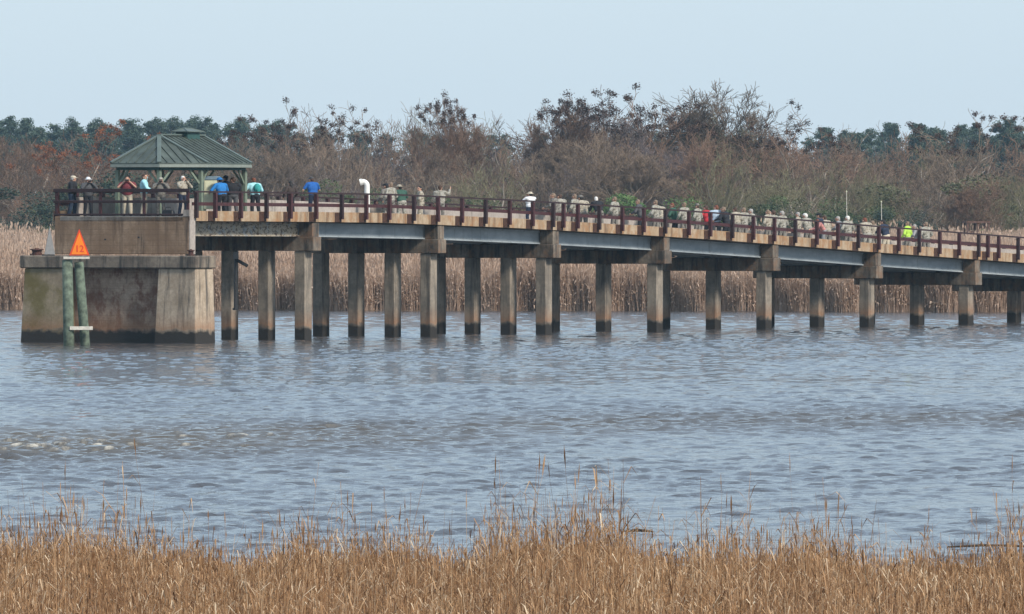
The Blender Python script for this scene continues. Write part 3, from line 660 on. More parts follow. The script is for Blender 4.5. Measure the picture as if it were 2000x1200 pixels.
CL = {
 'camo': camo('grey', (0.26, 0.24, 0.195), (0.36, 0.345, 0.30), (0.13, 0.125, 0.10)), 'camo2': camo('tan', (0.31, 0.27, 0.21), (0.41, 0.37, 0.30), (0.16, 0.14, 0.105)), 'camo3': camo('dim', (0.15, 0.135, 0.12), (0.21, 0.195, 0.17), (0.08, 0.075, 0.068)),
 'black': cloth('black', (0.012, 0.013, 0.018)), 'navy': cloth('navy', (0.016, 0.026, 0.055)), 'jeans': cloth('jeans', (0.018, 0.032, 0.06)), 'blue': cloth('blue', (0.015, 0.17, 0.46)), 'royal': cloth('royal', (0.01, 0.10, 0.36)),
 'cyan': cloth('cyan', (0.36, 0.68, 0.74)), 'teal': cloth('teal', (0.03, 0.28, 0.27)), 'white': cloth('white', (0.74, 0.76, 0.78)), 'khaki': cloth('khaki', (0.50, 0.44, 0.34)), 'maroon': cloth('maroon', (0.17, 0.03, 0.04)), 'red': cloth('red', (0.40, 0.02, 0.03)),
 'green': cloth('green', (0.03, 0.085, 0.06)), 'grey': cloth('grey', (0.26, 0.26, 0.27)), 'dkgrey': cloth('dark_grey', (0.07, 0.07, 0.075)), 'brown': cloth('brown', (0.05, 0.035, 0.03)), 'hivis': cloth('high_visibility_yellow', (0.42, 0.66, 0.08)), 'pink': cloth('pink', (0.5, 0.22, 0.20)), 'ltblue': cloth('light_blue', (0.40, 0.50, 0.60)),
}
HAIR = {k: plain('hair_' + k, v, 0.7, 0.3, 30) for k, v in {'dark': (0.012, 0.009, 0.008), 'brown': (0.06, 0.03, 0.018), 'red': (0.16, 0.05, 0.025), 'grey': (0.34, 0.32, 0.30), 'white': (0.66, 0.64, 0.60), 'blond': (0.20, 0.14, 0.095)}.items()}
SKIN = plain('skin', (0.52, 0.29, 0.20), 0.55, 0.08, 9); EYE = plain('eye_dark', (0.02, 0.015, 0.012), 0.3, 0.1); LIP = plain('lip', (0.34, 0.12, 0.10), 0.5, 0.1)
for P_ in POSE.values():
    for m_ in (SKIN, EYE, LIP): P_['body'].materials.append(m_)
def part(name, me, mat, parent):
    o = bpy.data.objects.new(name, me); COL.objects.link(o); o.parent = parent
    if len(me.materials) == 0: me.materials.append(mat)
    o.material_slots[0].link = 'OBJECT'; o.material_slots[0].material = mat
    return o
AWAY = math.degrees(ANG)            # facing the far rail = +w direction: forward (local y) along t
def person(px, top, w, face, pose, label, shirt='camo', legs='camo3', hair='dark', headgear=None, hatc='camo', sleeve='long', extra=None, s=None, group=None, bag_=None):
    """px: column of the head; top: row of the head's top; face: degrees, 0 looks to the far side (away), 90 looks left along the bridge, 180 to the near side"""
    if s is None: s_ = s_of(px, w)
    else:
        s_ = s; u = (px - 1000) / FPX; w = (u * (Z0 + s_ * DY) - X0 - s_ * DX) / (TX - u * TY)
    zd_ = deck_z(s_) + 0.003
    ht = z_of(top, s_, w) - zd_
    kh = 1.775 if headgear is None else 1.80
    if pose == 'lean': kh = 1.62
    sc_ = min(1.12, max(0.80, ht / kh)); fat = 1.0 + 0.13 * math.sin(px * 1.7)
    o = empty('person', (X0 + s_ * DX + w * TX, Z0 + s_ * DY + w * TY, zd_), ANG + math.radians(face), label, 'person', group)
    o.scale = (sc_ * 1.2 * fat, sc_ * 1.16 * fat, sc_)
    Pq = POSE[pose]
    b_ = bpy.data.objects.new('body', Pq['body']); COL.objects.link(b_); b_.parent = o
    part('shirt', Pq[sleeve], CL[shirt], o); part('trousers', Pq['trousers'], CL[legs], o); part('shoes', Pq['shoes'], CL['brown'] if 'camo' in legs else CL['black'], o)
    if hair in ('long', 'longbrown'): part('hair', Pq['longhair'], HAIR['dark' if hair == 'long' else 'brown'], o)
    else: part('hair', Pq['hair'], HAIR[hair], o)
    if headgear: part(headgear, Pq[headgear], CL[hatc], o)
    if bag_: part('backpack', PACK, CL[bag_], o)
    if extra == 'camera': part('camera', Pq['camera'], M['black'], o)
    return o
CR = 'onlookers leaning on the far rail'
# bridge end, looking towards the camera side along the river
person(141, 342, 0, 195, 'cross', 'person in black top, jeans and pale cap, leftmost at the bridge end', 'black', 'jeans', 'grey', 'cap', 'khaki', s=0.75)
person(172, 345, 0, 140, 'look', 'person in dark clothes and white sun hat looking through binoculars, second at the bridge end', 'dkgrey', 'black', 'white', 'hat', 'white', extra='camera', s=0.8)
person(249, 344, 0, 115, 'look', 'person in maroon short sleeves and khaki trousers, both hands raised to the eyes', 'maroon', 'khaki', 'brown', sleeve='short', extra='camera', s=0.7)
person(281, 337, 0, 210, 'wave', 'person in light cyan shirt and pale trousers with one arm raised to the head', 'cyan', 'khaki', 'brown', s=0.85)
person(314, 345, 0, 120, 'look', 'person in dim camouflage with raised camera, next to the black bag', 'camo3', 'camo3', 'brown', 'cap', 'camo', extra='camera', s=0.9)
person(357, 343, 0, 160, 'look', 'white haired person in tan shirt and navy trousers at the corner post', 'camo2', 'navy', 'white', sleeve='long', s=0.8)
# near the gazebo
person(434, 345, 0.75, -20, 'rail', 'person in a bright blue jacket leaning forward beside the cream cabinet', 'blue', 'black', 'dark', 'hat', 'blue')
person(442, 338, 3.4, 0, 'stand', 'person in navy with dark cap standing under the gazebo behind the blue jacket', 'navy', 'black', 'dark', 'cap', 'navy')
person(455, 346, 1.7, -40, 'cross', 'brown haired person in black jacket standing right of the blue jacket', 'black', 'dkgrey', 'brown')
person(499, 346, 1.5, -30, 'rail', 'red haired person in pale cyan shirt with a teal backpack beside the gazebo', 'cyan', 'black', 'red', bag_='teal')
person(568, 353, 0.75, -25, 'stand', 'person with long dark hair and dark brown coat behind the near rail', 'brown', 'black', 'long')
person(612, 343, 1.0, -30, 'rail', 'person in royal blue shirt and dark cap right of the long haired one', 'royal', 'navy', 'brown', 'cap', 'dkgrey', sleeve='short')
person(764, 350, 5.2, -10, 'stand', 'tall person in camouflage right of the white goose-neck pipe', 'camo', 'camo3', 'blond', group=CR)
person(755, 357, 6.2, 0, 'stand', 'person in camouflage with dark cap, half hidden behind the tall one by the pipe', 'camo3', 'camo', 'dark', 'cap', 'black')
person(785, 359, 5.0, -20, 'rail', 'person in dark green vest with tan hat right of the tall one by the pipe', 'green', 'camo', 'dark', 'hat', 'camo2')
person(822, 363, 4.8, 30, 'cross', 'person in tan camouflage with dark hair, arms folded, alone on the deck', 'camo2', 'camo2', 'dark')
person(860, 357, 5.5, -60, 'photo', 'person in camouflage holding up a hand to the right', 'camo', 'camo3', 'brown')
person(1036, 374, 1.1, -20, 'look', 'person in white and blue shirt and pale sun hat leaning on the near rail', 'white', 'navy', 'dark', 'hat', 'khaki', sleeve='short')
person(1088, 371, 5.6, 15, 'rail', 'grey clad person leaning at the rail, first of the four right of the sun hat', 'camo3', 'camo3', 'blond')
person(1099, 375, 6.0, -10, 'rail', 'pink faced person in grey shirt, second of the four right of the sun hat', 'camo', 'camo3', 'brown')
person(1123, 368, 5.6, 0, 'stand', 'tall person in pale camouflage, third of the four right of the sun hat', 'camo', 'camo3', 'blond')
person(1139, 375, 6.0, -25, 'rail', 'person in tan camouflage and dark cap, left of the black jacket', 'camo2', 'camo3', 'dark', 'cap', 'camo3')
person(1171, 372, 4.8, -35, 'lean', 'white haired person in black jacket bending to the right', 'black', 'camo3', 'white')
person(1201, 377, 5.4, 0, 'stand', 'person in camouflage alone right of the bending black jacket', 'camo', 'camo3', 'blond')
person(1252, 388, 5.6, 10, 'rail', 'person in dark grey jacket standing apart left of a camouflage pair', 'dkgrey', 'black', 'blond')
person(1281, 383, 5.4, 0, 'stand', 'taller person of the camouflage pair right of the dark grey jacket', 'camo', 'camo3', 'blond')
person(1291, 391, 5.9, -15, 'rail', 'shorter person of the camouflage pair right of the dark grey jacket', 'camo2', 'camo3', 'dark')
person(1319, 388, 6.1, 10, 'rail', 'person in a green jacket half hidden left of a camouflage back', 'green', 'black', 'red')
person(1337, 387, 5.4, -15, 'stand', 'person in camouflage just right of the green jacket', 'camo', 'camo3', 'blond')
person(1363, 386, 5.5, 0, 'stand', 'person in camouflage just left of the red shirt', 'camo', 'camo3', 'brown', 'cap', 'camo3')
person(1384, 400, 5.9, -10, 'rail', 'short person in a red shirt among the camouflage backs', 'red', 'black', 'brown')
person(1399, 394, 5.5, -45, 'cross', 'red haired person in light blue shirt right of the red shirt', 'ltblue', 'dkgrey', 'red')
person(1420, 403, 4.9, 5, 'rail', 'person in black jacket with pink head right of the light blue shirt', 'black', 'black', 'blond')
CG = 'camouflage backs in the dense row right of the black jacket'
for px, top, pose, mm, hr, lab in ((1440, 402, 'rail', 'camo2', 'brown', 'person in tan camouflage, first right of the black jacket'), (1453, 400, 'stand', 'camo', 'blond', 'person in camouflage with fair hair, second right of the black jacket'),
        (1473, 400, 'rail', 'camo', 'grey', 'person in camouflage with grey hair, third right of the black jacket'), (1500, 395, 'stand', 'camo2', 'blond', 'tallest person in tan camouflage, fourth right of the black jacket'),
        (1512, 402, 'photo', 'camo', 'brown', 'person in camouflage with a raised hand, fifth right of the black jacket'), (1528, 403, 'stand', 'camo', 'grey', 'grey haired person in camouflage, sixth right of the black jacket'),
        (1559, 405, 'stand', 'camo2', 'grey', 'left one of the camouflage pair beside the navy jacket'), (1579, 407, 'rail', 'camo', 'white', 'right one of the camouflage pair beside the navy jacket')):
    person(px, top, 5.5, (px * 7) % 40 - 20, pose, lab, mm, 'camo3', hr, group=CG)
person(1601, 408, 5.2, 10, 'stand', 'person in navy jacket and black cap right of a camouflage pair', 'navy', 'black', 'dark', 'cap', 'black')
person(1616, 413, 6.1, -10, 'rail', 'person in tan camouflage half hidden right of the navy jacket and cap', 'camo2', 'camo3', 'brown')
person(1609, 430, 1.2, 40, 'lean', 'small person in a pink top bending behind the near rail', 'pink', 'grey', 'red')
person(1643, 416, 5.9, 15, 'rail', 'person in grey shirt left of the pale thin pole', 'grey', 'camo', 'grey')
person(1656, 410, 5.4, -10, 'stand', 'white haired person in camouflage by the pale thin pole', 'camo', 'camo3', 'white')
person(1694, 424, 5.4, -20, 'rail', 'red haired person in tan top between the two pale poles', 'camo2', 'camo', 'red')
person(1708, 430, 5.8, -25, 'rail', 'short person in tan camouflage right of the red haired one', 'camo2', 'camo3', 'blond')
person(1731, 428, 5.3, 0, 'rail', 'person in a navy blue jacket by the right hand pale pole', 'navy', 'khaki', 'dark')
person(1773, 432, 5.4, 0, 'stand', 'person in a yellow high visibility vest near the right end of the crowd', 'hivis', 'camo3', 'blond')
person(1792, 437, 5.9, 20, 'rail', 'person in grey jacket between the yellow vest and the last camouflage back', 'grey', 'camo', 'grey')
person(1809, 428, 5.4, -10, 'stand', 'last person in camouflage at the right end of the crowd', 'camo', 'camo3', 'blond')

# ------------------------------------------------------------------ trees
def tubes(P0, P1, R0, R1, n=3):
    P0, P1 = np.asarray(P0), np.asarray(P1); R0, R1 = np.asarray(R0), np.asarray(R1); m_ = len(P0)
    d = P1 - P0; d /= np.maximum(np.linalg.norm(d, axis=1, keepdims=True), 1e-6)
    ref = np.where(np.abs(d[:, 2:3]) < 0.9, [[0, 0, 1.0]], [[1.0, 0, 0]])
    a = np.cross(d, ref); a /= np.linalg.norm(a, axis=1, keepdims=True); b_ = np.cross(d, a)
    V = []
    for P_, R_ in ((P0, R0), (P1, R1)):
        for k in range(n):
            t_ = 2 * math.pi * k / n; V.append(P_ + (a * math.cos(t_) + b_ * math.sin(t_)) * R_[:, None])
    V = np.stack(V, 1).reshape(-1, 3); base = np.arange(m_)[:, None] * 2 * n; F = []
    for k in range(n): F.append(np.concatenate([base + k, base + (k + 1) % n, base + n + (k + 1) % n, base + n + k], 1))
    return V, np.concatenate(F)
def tree_skeleton(seed, H=14.0, stems=2, depth=5, spread=0.55, up=0.35, twist=0.24, r0=0.26, first=0.25, dens=0):
    rnd = random.Random(seed); big, small, tips = [], [], []
    def grow(p, d, ln, r, lev):
        n_ = 4 if lev > 1 else 3; pts = [p]; q = p.copy(); dd = d.copy()
        for i in range(n_):
            dd = (dd + Vector((rnd.gauss(0, twist), rnd.gauss(0, twist), rnd.gauss(0, twist) + up * 0.18))).normalized()
            q = q + dd * ln / n_; pts.append(q)
        for i in range(n_):
            ra_ = r * (1 - 0.55 * i / n_); rb_ = r * (1 - 0.55 * (i + 1) / n_)
            (big if lev >= depth - 1 else small).append((pts[i], pts[i + 1], max(ra_, 0.021 - .004 * (dens > 0)), max(rb_, 0.017 - .004 * (dens > 0))))
        if lev == 0: tips.append((q, dd)); return
        nc = rnd.randint(3, 5) + dens if lev < depth else rnd.randint(6, 9)
        for c in range(nc):
            f_ = rnd.uniform(first if lev == depth else 0.3, 1.0) if c else 1.0
            x_ = f_ * n_; i = min(int(x_), n_ - 1); pp = pts[i].lerp(pts[i + 1], x_ - i)
            ax = (pts[i + 1] - pts[i]).normalized(); side = Vector((rnd.gauss(0, 1), rnd.gauss(0, 1), rnd.gauss(0, 1))); side = (side - ax * side.dot(ax)).normalized()
            an = rnd.uniform(0.35, 1.0) * spread * 1.5 if c else rnd.uniform(0, 0.25)
            nd = (ax * math.cos(an) + side * math.sin(an)).normalized()
            grow(pp, nd, ln * rnd.uniform(0.42, 0.72) * (1.0 if c else 0.9), r * 0.5 * (1.1 - 0.4 * f_) if c else r * 0.45, lev - 1)
    for s_ in range(stems):
        a_ = rnd.uniform(0, 6.28); tl = rnd.uniform(0.05, 0.3) if stems > 1 else 0.03
        grow(Vector((math.cos(a_) * 0.25 * (stems > 1), math.sin(a_) * 0.25 * (stems > 1), -0.3)), Vector((math.cos(a_) * tl, math.sin(a_) * tl, 1)).normalized(), H * 0.52 * rnd.uniform(0.8, 1.05), r0 * rnd.uniform(0.7, 1.0), depth)
    return big, small, tips
def seg_mesh(name, segs, n=3):
    V, F = tubes([s[0] for s in segs], [s[1] for s in segs], [s[2] for s in segs], [s[3] for s in segs], n)
    return np_mesh(name, V, F)
def leaf_quads(rn, C, size, flat=0.0):
    """small bent leaf faces at the points C"""
    n_ = len(C); a = rn.normal(size=(n_, 3)); a /= np.linalg.norm(a, axis=1, keepdims=True); b_ = rn.normal(size=(n_, 3)); b_ = np.cross(a, b_); b_ /= np.linalg.norm(b_, axis=1, keepdims=True)
    s_ = size * rn.uniform(0.5, 1.4, (n_, 1)); a *= s_; b_ *= s_ * 0.55
    V = np.stack([C - a, C + b_, C + a, C - b_], 1).reshape(-1, 3); F = np.arange(n_ * 4).reshape(-1, 4)
    return V, F
def bark(name, a, b_, sc=0.5):
    m, t, bs = newmat(name)
    oi = t.nodes.new('ShaderNodeObjectInfo')
    c = mix(t, ramp(t, noise(t, pos(t, world=False), sc, 4, 0.6), [(0.38, 0.0), (0.62, 1.0)]), a, b_)
    c = mix(t, ramp(t, oi.outputs['Random'], [(0.0, 0.0), (1.0, 0.7)]), c, tuple(x * 1.5 for x in b_))
    t.links.new(c, bs.inputs['Base Color']); bs.inputs['Roughness'].default_value = 0.95; return m
M['bark'] = bark('grey_bark', (0.045, 0.036, 0.03), (0.30, 0.255, 0.21))
TW = [bark('grey_brown_twigs', (0.048, 0.035, 0.026), (0.205, 0.150, 0.107)), bark('red_brown_twigs', (0.060, 0.034, 0.023), (0.215, 0.133, 0.09)), bark('purple_brown_twigs', (0.042, 0.033, 0.034), (0.16, 0.125, 0.118)), bark('olive_twigs', (0.05, 0.046, 0.025), (0.20, 0.18, 0.10))]
M['seed'] = plain('rusty_seed_clusters', (0.062, 0.032, 0.022), 0.95, 0.5, 1.2)
M['seedorange'] = plain('orange_brown_seed_clusters', (0.24, 0.085, 0.035), 0.95, 0.4, 1.2)
def leafmat(name, a, b_, sc=0.6, tr=0.0):
    m, t, bs = newmat(name)
    c = mix(t, ramp(t, noise(t, pos(t, world=False), sc, 4, 0.6), [(0.35, 0.0), (0.65, 1.0)]), a, b_)
    t.links.new(c, bs.inputs['Base Color']); bs.inputs['Roughness'].default_value = 0.7; return m
M['evergreen'] = leafmat('evergreen_leaves', (0.04, 0.065, 0.022), (0.095, 0.125, 0.04))
M['bright'] = leafmat('fresh_green_leaves', (0.055, 0.12, 0.025), (0.12, 0.20, 0.05))
M['darkgreen'] = leafmat('dark_green_leaves', (0.018, 0.034, 0.022), (0.045, 0.07, 0.038))
M['pine'] = leafmat('pine_needles', (0.035, 0.06, 0.042), (0.07, 0.105, 0.066), 0.4)
M['vine'] = leafmat('olive_vine_leaves', (0.07, 0.075, 0.03), (0.13, 0.13, 0.055))

BARE = []
rn = np.random.default_rng(11)
specs = [(1, 14, 3, 4, .55, .35), (2, 14, 4, 4, .5, .3), (3, 14, 3, 4, .62, .25), (4, 14, 3, 5, .58, .30), (5, 14, 3, 4, .6, .4), (6, 14, 3, 4, .6, .3), (7, 14, 4, 4, .55, .3), (8, 14, 3, 4, .7, .35)]
for (sd0, H_, st, dp, spd, up) in specs:
    big, small, tips = tree_skeleton(sd0, H_, st, dp, spd, up, dens=1 if sd0 == 4 else 0)
    print('proto', sd0, len(big), len(small), len(tips))
    top = max(q.z for q, d in tips); k_ = 14.0 / top
    sc3 = lambda L_: [(a * k_, b_ * k_, r1, r2) for a, b_, r1, r2 in L_]
    hi = [q * k_ for q, d in tips if q.z * k_ > 9.0]
    clus = []
    rr_ = random.Random(sd0); rr_.shuffle(hi)
    chosen = []
    for q in sorted(hi, key=lambda v: -v.z - rr_.uniform(0, 3.2)):
        if all((q - c).length > 0.85 for c in chosen): chosen.append(q)
        if len(chosen) >= 40: break
    for q in chosen:
        n_ = rr_.randint(60, 120); cc = np.array(q) + rn.normal(size=(n_, 3)) * np.array([[0.17, 0.17, 0.15]]) * rr_.uniform(0.7, 1.2); clus.append(cc)
    V, F = leaf_quads(rn, np.concatenate(clus), 0.075)
    lowt = [np.array(s[1]) * k_ for s in small if s[1].z * k_ < 7.5]
    idx = rn.integers(0, len(lowt), 5200); C_ = np.array([lowt[i] for i in idx]) + rn.normal(size=(5200, 3)) * 0.25
    C_ = C_[(np.sin(C_[:, 0] * 1.3 + sd0) + np.sin(C_[:, 2] * 0.9 + C_[:, 1])) > 0.2]
    V2, F2 = leaf_quads(rn, C_, 0.075)
    BARE.append(dict(trunk=seg_mesh('trunk', sc3(big), 6), crown=seg_mesh('crown', sc3(small), 3), seeds=np_mesh('seed_clusters', V, F), vine=np_mesh('vines', V2, F2)))
    for a_, b_ in (('trunk', 'bark'), ('seeds', 'seed'), ('vine', 'vine')): BARE[-1][a_].materials.append(M[b_])
def zland(x, y): return float(ground_h(np.array([x]), np.array([y]))[0])
def tree(px, top, Z, proto, tw, label, seeds=None, vine=False, group=None, rz=None, wide=1.0, name='bare_tree'):
    p = at(px, top, Z); zl = zland(p.x, Z); k_ = (p.z - zl) / 14.0
    o = empty(name, (p.x, Z, zl), random.uniform(0, 6.28) if rz is None else rz, label, 'tree', group); o.scale = (k_ * wide, k_ * wide, k_)
    pr = BARE[proto]
    t_ = bpy.data.objects.new('trunk', pr['trunk']); COL.objects.link(t_); t_.parent = o
    part('crown', pr['crown'], TW[tw], o)
    if seeds: part('seed_clusters', pr['seeds'], M[seeds], o)
    if vine: v_ = bpy.data.objects.new('vines', pr['vine']); COL.objects.link(v_); v_.parent = o
    return o
random.seed(5)
SKX = [-150, 0, 70, 150, 230, 330, 420, 480, 560, 640, 700, 800, 900, 1000, 1080, 1150, 1250, 1300, 1350, 1430, 1500, 1550, 1620, 1700, 1800, 1900, 2000, 2150]
SKY = [256, 244, 236, 248, 264, 264, 256, 228, 206, 200, 214, 212, 202, 208, 190, 182, 186, 204, 198, 196, 200, 212, 222, 240, 232, 236, 250, 250]
LBL = ['bare grey brown tree in the winter thicket beyond the marsh', 'bare reddish brown tree in the winter thicket beyond the marsh', 'bare purplish tree in the winter thicket beyond the marsh', 'bare olive tinged tree in the winter thicket beyond the marsh']
n_t = 0
for row, (Zr, step, drop) in enumerate(((1130, 74, (0, 14)), (1085, 80, (4, 40)), (1040, 78, (30, 90)), (1005, 84, (70, 130)))):
    for px in np.arange(-260 + row * 19, 2340, step):
        x_ = px + random.uniform(-24, 24); y_ = float(np.interp(x_, SKX, SKY)) + random.uniform(*drop)
        tw = random.choice([0, 0, 1, 1, 2, 3] if row < 2 else [0, 0, 1, 3, 3])
        if 600 < x_ < 720 or 1100 < x_ < 1330: tw = random.choice([2, 2, 0, 1])
        if x_ < 230: tw = random.choice([1, 1, 0])
        tree(x_, y_, Zr + random.uniform(-14, 14), random.randrange(8), tw, LBL[tw], vine=(row >= 2 and random.random() < 0.6), group='bare trees of the far bank thicket: ' + ('grey brown', 'reddish', 'purplish', 'olive')[tw], wide=random.uniform(0.9, 1.25)); n_t += 1
# trees that stand out
tree(1150, 166, 1060, 6, 2, 'broad bare tree with dark seed clusters rising highest above the crowd centre', 'seed', wide=1.15, rz=0.3)
tree(1235, 170, 1066, 1, 1, 'bare tree packed with rusty seed clusters just right of the broadest cluster tree', 'seed', wide=1.1, rz=2.0)
tree(1075, 184, 1058, 3, 1, 'bare tree with dark seed clusters just left of the broadest cluster tree', 'seed', wide=1.1, rz=4.0)
tree(1430, 154, 1075, 3, 0, 'tallest bare grey tree with a round twiggy crown and no clusters', wide=1.35, rz=1.0)
tree(1345, 172, 1080, 0, 0, 'slim bare tree left of the tallest round crowned tree', wide=0.7, rz=2.2)
tree(1545, 198, 1062, 2, 1, 'bare tree with brown seed clusters sloping down right of the tallest round crown', 'seed', wide=1.1, rz=3.1)
tree(1830, 212, 1048, 7, 0, 'bare tree topped by a flat brown seed cluster over the right end of the crowd', 'seed', wide=1.2, rz=0.8)
tree(70, 232, 1030, 5, 1, 'reddish bare tree with orange brown clusters at the far left', 'seedorange', wide=1.3, rz=0.2)
tree(165, 262, 1034, 2, 1, 'low reddish bare tree with orange clusters left of the gazebo', 'seedorange', wide=1.1, rz=1.4)
tree(560, 196, 1066, 1, 0, 'bare tree with small seed clusters right above the gazebo end', 'seed', wide=1.0, rz=5.0)
tree(655, 196, 1064, 6, 0, 'bare tree with brown clusters above the goose-neck pipe', 'seed', wide=0.9, rz=2.4)
tree(915, 186, 1066, 3, 1, 'bare tree with two dark clusters on thin tops left of the centre', 'seed', wide=0.8, rz=0.5)
tree(800, 190, 1090, 4, 0, 'thin bare grey tree rising over the thicket between the pipe and the centre', wide=0.8, rz=3.0)
# evergreen shrubs at the foot of the thicket
def shrub_mesh(seed, kind):
    r_ = np.random.default_rng(seed); cs = []
    for c in range(16):
        cen = np.array([r_.normal(0, 1.1), r_.normal(0, 0.8), abs(r_.normal(1.3, 0.8)) + 0.4]); n_ = 520
        dv = r_.normal(size=(n_, 3)); dv /= np.linalg.norm(dv, axis=1, keepdims=True); cs.append(cen + dv * r_.uniform(0.35, 0.8) * r_.uniform(0.55, 1.0, (n_, 1)) * [1, 1, 0.8])
    V, F = leaf_quads(r_, np.concatenate(cs), 0.048); V[:, 2] = np.maximum(V[:, 2], 0.02); return np_mesh('foliage', V, F)
SHR = [shrub_mesh(21 + i, 0) for i in range(4)]
def stems_mesh(seed):
    r_ = random.Random(seed); segs = []
    for i in range(9):
        a_ = r_.uniform(0, 6.28); q = Vector((0.15 * math.cos(a_), 0.15 * math.sin(a_), -0.1)); d = Vector((math.cos(a_) * 0.6, math.sin(a_) * 0.5, 1)).normalized()
        for j in range(4): n2 = q + d * 0.6; segs.append((q, n2, 0.04 - j * 0.007, 0.033 - j * 0.007)); q = n2; d = (d + Vector((r_.gauss(0, .2), r_.gauss(0, .2), 0))).normalized()
    return seg_mesh('stems', segs, 5)
STM = stems_mesh(3); STM.materials.append(M['bark'])
for i, (px, top, Z, mm, wd, lab) in enumerate((
        (20, 345, 1000, 'darkgreen', 1.3, 'large dark evergreen shrub at the left edge behind the pale marsh'), (75, 362, 992, 'darkgreen', 1.2, 'dark evergreen shrub left of the bridge end'), (-40, 350, 990, 'darkgreen', 1.2, 'dark evergreen shrub cut by the left edge'),
        (120, 395, 984, 'evergreen', 0.9, 'low green shrub just left of the bridge railing corner'), (330, 328, 1010, 'darkgreen', 1.1, 'dark green shrub seen through the left half of the gazebo'), (395, 330, 1006, 'darkgreen', 1.0, 'dark green shrub seen through the gazebo behind the cream cabinet'), (450, 335, 1010, 'darkgreen', 1.0, 'dark green shrub seen under the right end of the gazebo'),
        (170, 318, 1012, 'evergreen', 0.8, 'upright grey green shrub behind the leftmost onlookers'), (690, 345, 985, 'evergreen', 0.7, 'small green shrub behind the goose-neck pipe'), (930, 372, 982, 'evergreen', 1.0, 'low green shrub behind the empty stretch of railing'), (1000, 368, 983, 'vine', 1.0, 'olive green shrub left of the sun hat'),
        (1210, 370, 980, 'bright', 0.9, 'bright green shrub behind the single camouflage back'), (1240, 374, 978, 'bright', 0.9, 'bright green shrub left of the dark grey jacket'), (1330, 372, 978, 'bright', 1.0, 'bright green shrub above the green jacket'), (1400, 378, 980, 'evergreen', 1.1, 'green shrub above the red shirt'), (1480, 376, 979, 'evergreen', 1.2, 'green shrub above the dense camouflage row'),
        (1560, 384, 981, 'vine', 1.0, 'olive green shrub above the camouflage pair'), (1625, 375, 976, 'evergreen', 0.9, 'dark shrub left of the pale thin pole'), (1690, 352, 1000, 'vine', 0.8, 'tall olive shrub between the two pale poles'), (1745, 395, 972, 'darkgreen', 1.3, 'dark evergreen shrub above the navy blue jacket'),
        (1690, 398, 972, 'evergreen', 1.1, 'green shrub behind the red haired person'), (1790, 402, 970, 'darkgreen', 0.9, 'dark evergreen shrub right of the yellow vest'), (1910, 428, 955, 'bright', 0.8, 'low yellow green shrub at the edge of the marsh on the right'), (1975, 345, 1005, 'vine', 0.8, 'olive leaved shrub near the right edge'), (1845, 335, 1008, 'vine', 1.0, 'olive shrub right of the crowd under the flat topped tree'))):
    p = at(px, top, Z); zl = zland(p.x, Z); k_ = (p.z - zl) / 4.1
    o = empty('shrub', (p.x, Z, zl), i * 1.7, lab, 'shrub'); o.scale = (k_ * wd * 1.7, k_ * wd * 1.4, k_)
    part('foliage', SHR[i % 4], M[mm], o); q = bpy.data.objects.new('stems', STM); COL.objects.link(q); q.parent = o
# brush that fills the foot of the thicket
segs = []; r_ = random.Random(77)
for i in range(20000):
    Z = r_.uniform(968, 1160); x_ = r_.uniform(-0.085, 0.085) * Z; zl = 1.2; ln = r_.uniform(1.0, 4.5) * (1 if Z < 1020 else 1.7)
    q = Vector((x_, Z, zl + r_.uniform(-.2, 0.4 * ln))); d = Vector((r_.gauss(0, .5), r_.gauss(0, .3), 1)).normalized(); r0_ = r_.uniform(0.018, 0.04)
    for j in range(3):
        n2 = q + d * ln / 3; segs.append((q, n2, r0_ * (1 - j * .3), r0_ * (0.7 - j * .28))); q = n2; d = (d + Vector((r_.gauss(0, .35), r_.gauss(0, .3), r_.gauss(0, .2)))).normalized()
        if j < 2:
            for c in range(2):
                e = (d + Vector((r_.gauss(0, .7), r_.gauss(0, .5), r_.gauss(0.2, .3)))).normalized(); segs.append((q, q + e * ln * 0.3, r0_ * .5, 0.008))
o = link('undergrowth', seg_mesh('undergrowth', segs, 3), TW[0]); setp(o, 'tangled bare brush at the foot of the trees beyond the marsh', 'undergrowth', kind='stuff')
# pines far behind
PINE = []
for sd0 in range(5):
    r_ = np.random.default_rng(50 + sd0); cs = []; segs = [(Vector((0, 0, -.5)), Vector((0.1, 0, 10)), .3, .22), (Vector((0.1, 0, 10)), Vector((0.0, 0.1, 20)), .22, .06)]
    for c in range(95):
        z_ = 20.3 - 11 * r_.uniform(0, 1) ** 0.8; a_ = r_.uniform(0, 6.28); rad = r_.uniform(0.1, 1.0) ** 0.7 * 3.4 * math.sqrt(np.clip((20.6 - z_) / 8, 0.0, 1.0)) * (0.75 + 0.35 * math.sin(2 * a_ + sd0)); cen = np.array([math.cos(a_) * rad, math.sin(a_) * rad, z_])
        segs.append((Vector((0.05, 0, z_ - 0.6)), Vector(cen), .07, .03)); n_ = 170
        dv = r_.normal(size=(n_, 3)); dv /= np.linalg.norm(dv, axis=1, keepdims=True); cs.append(cen + dv * r_.uniform(0.25, 0.85) * r_.uniform(0.2, 1.3, (n_, 1)) * [1.2, 1.2, 0.75])
    V, F = leaf_quads(r_, np.concatenate(cs), 0.15)
    tm = seg_mesh('trunk', segs, 6); tm.materials.append(M['bark']); cm = np_mesh('crown', V, F); cm.materials.append(M['pine']); PINE.append((tm, cm))
PKX = [-150, 0, 60, 100, 200, 260, 330, 400, 470, 560, 900, 1300, 1600, 1700, 1760, 1850, 1900, 2000, 2150]
PKY = [218, 215, 231, 233, 221, 230, 221, 216, 225, 236, 250, 250, 246, 234, 232, 236, 232, 228, 226]
random.seed(9)
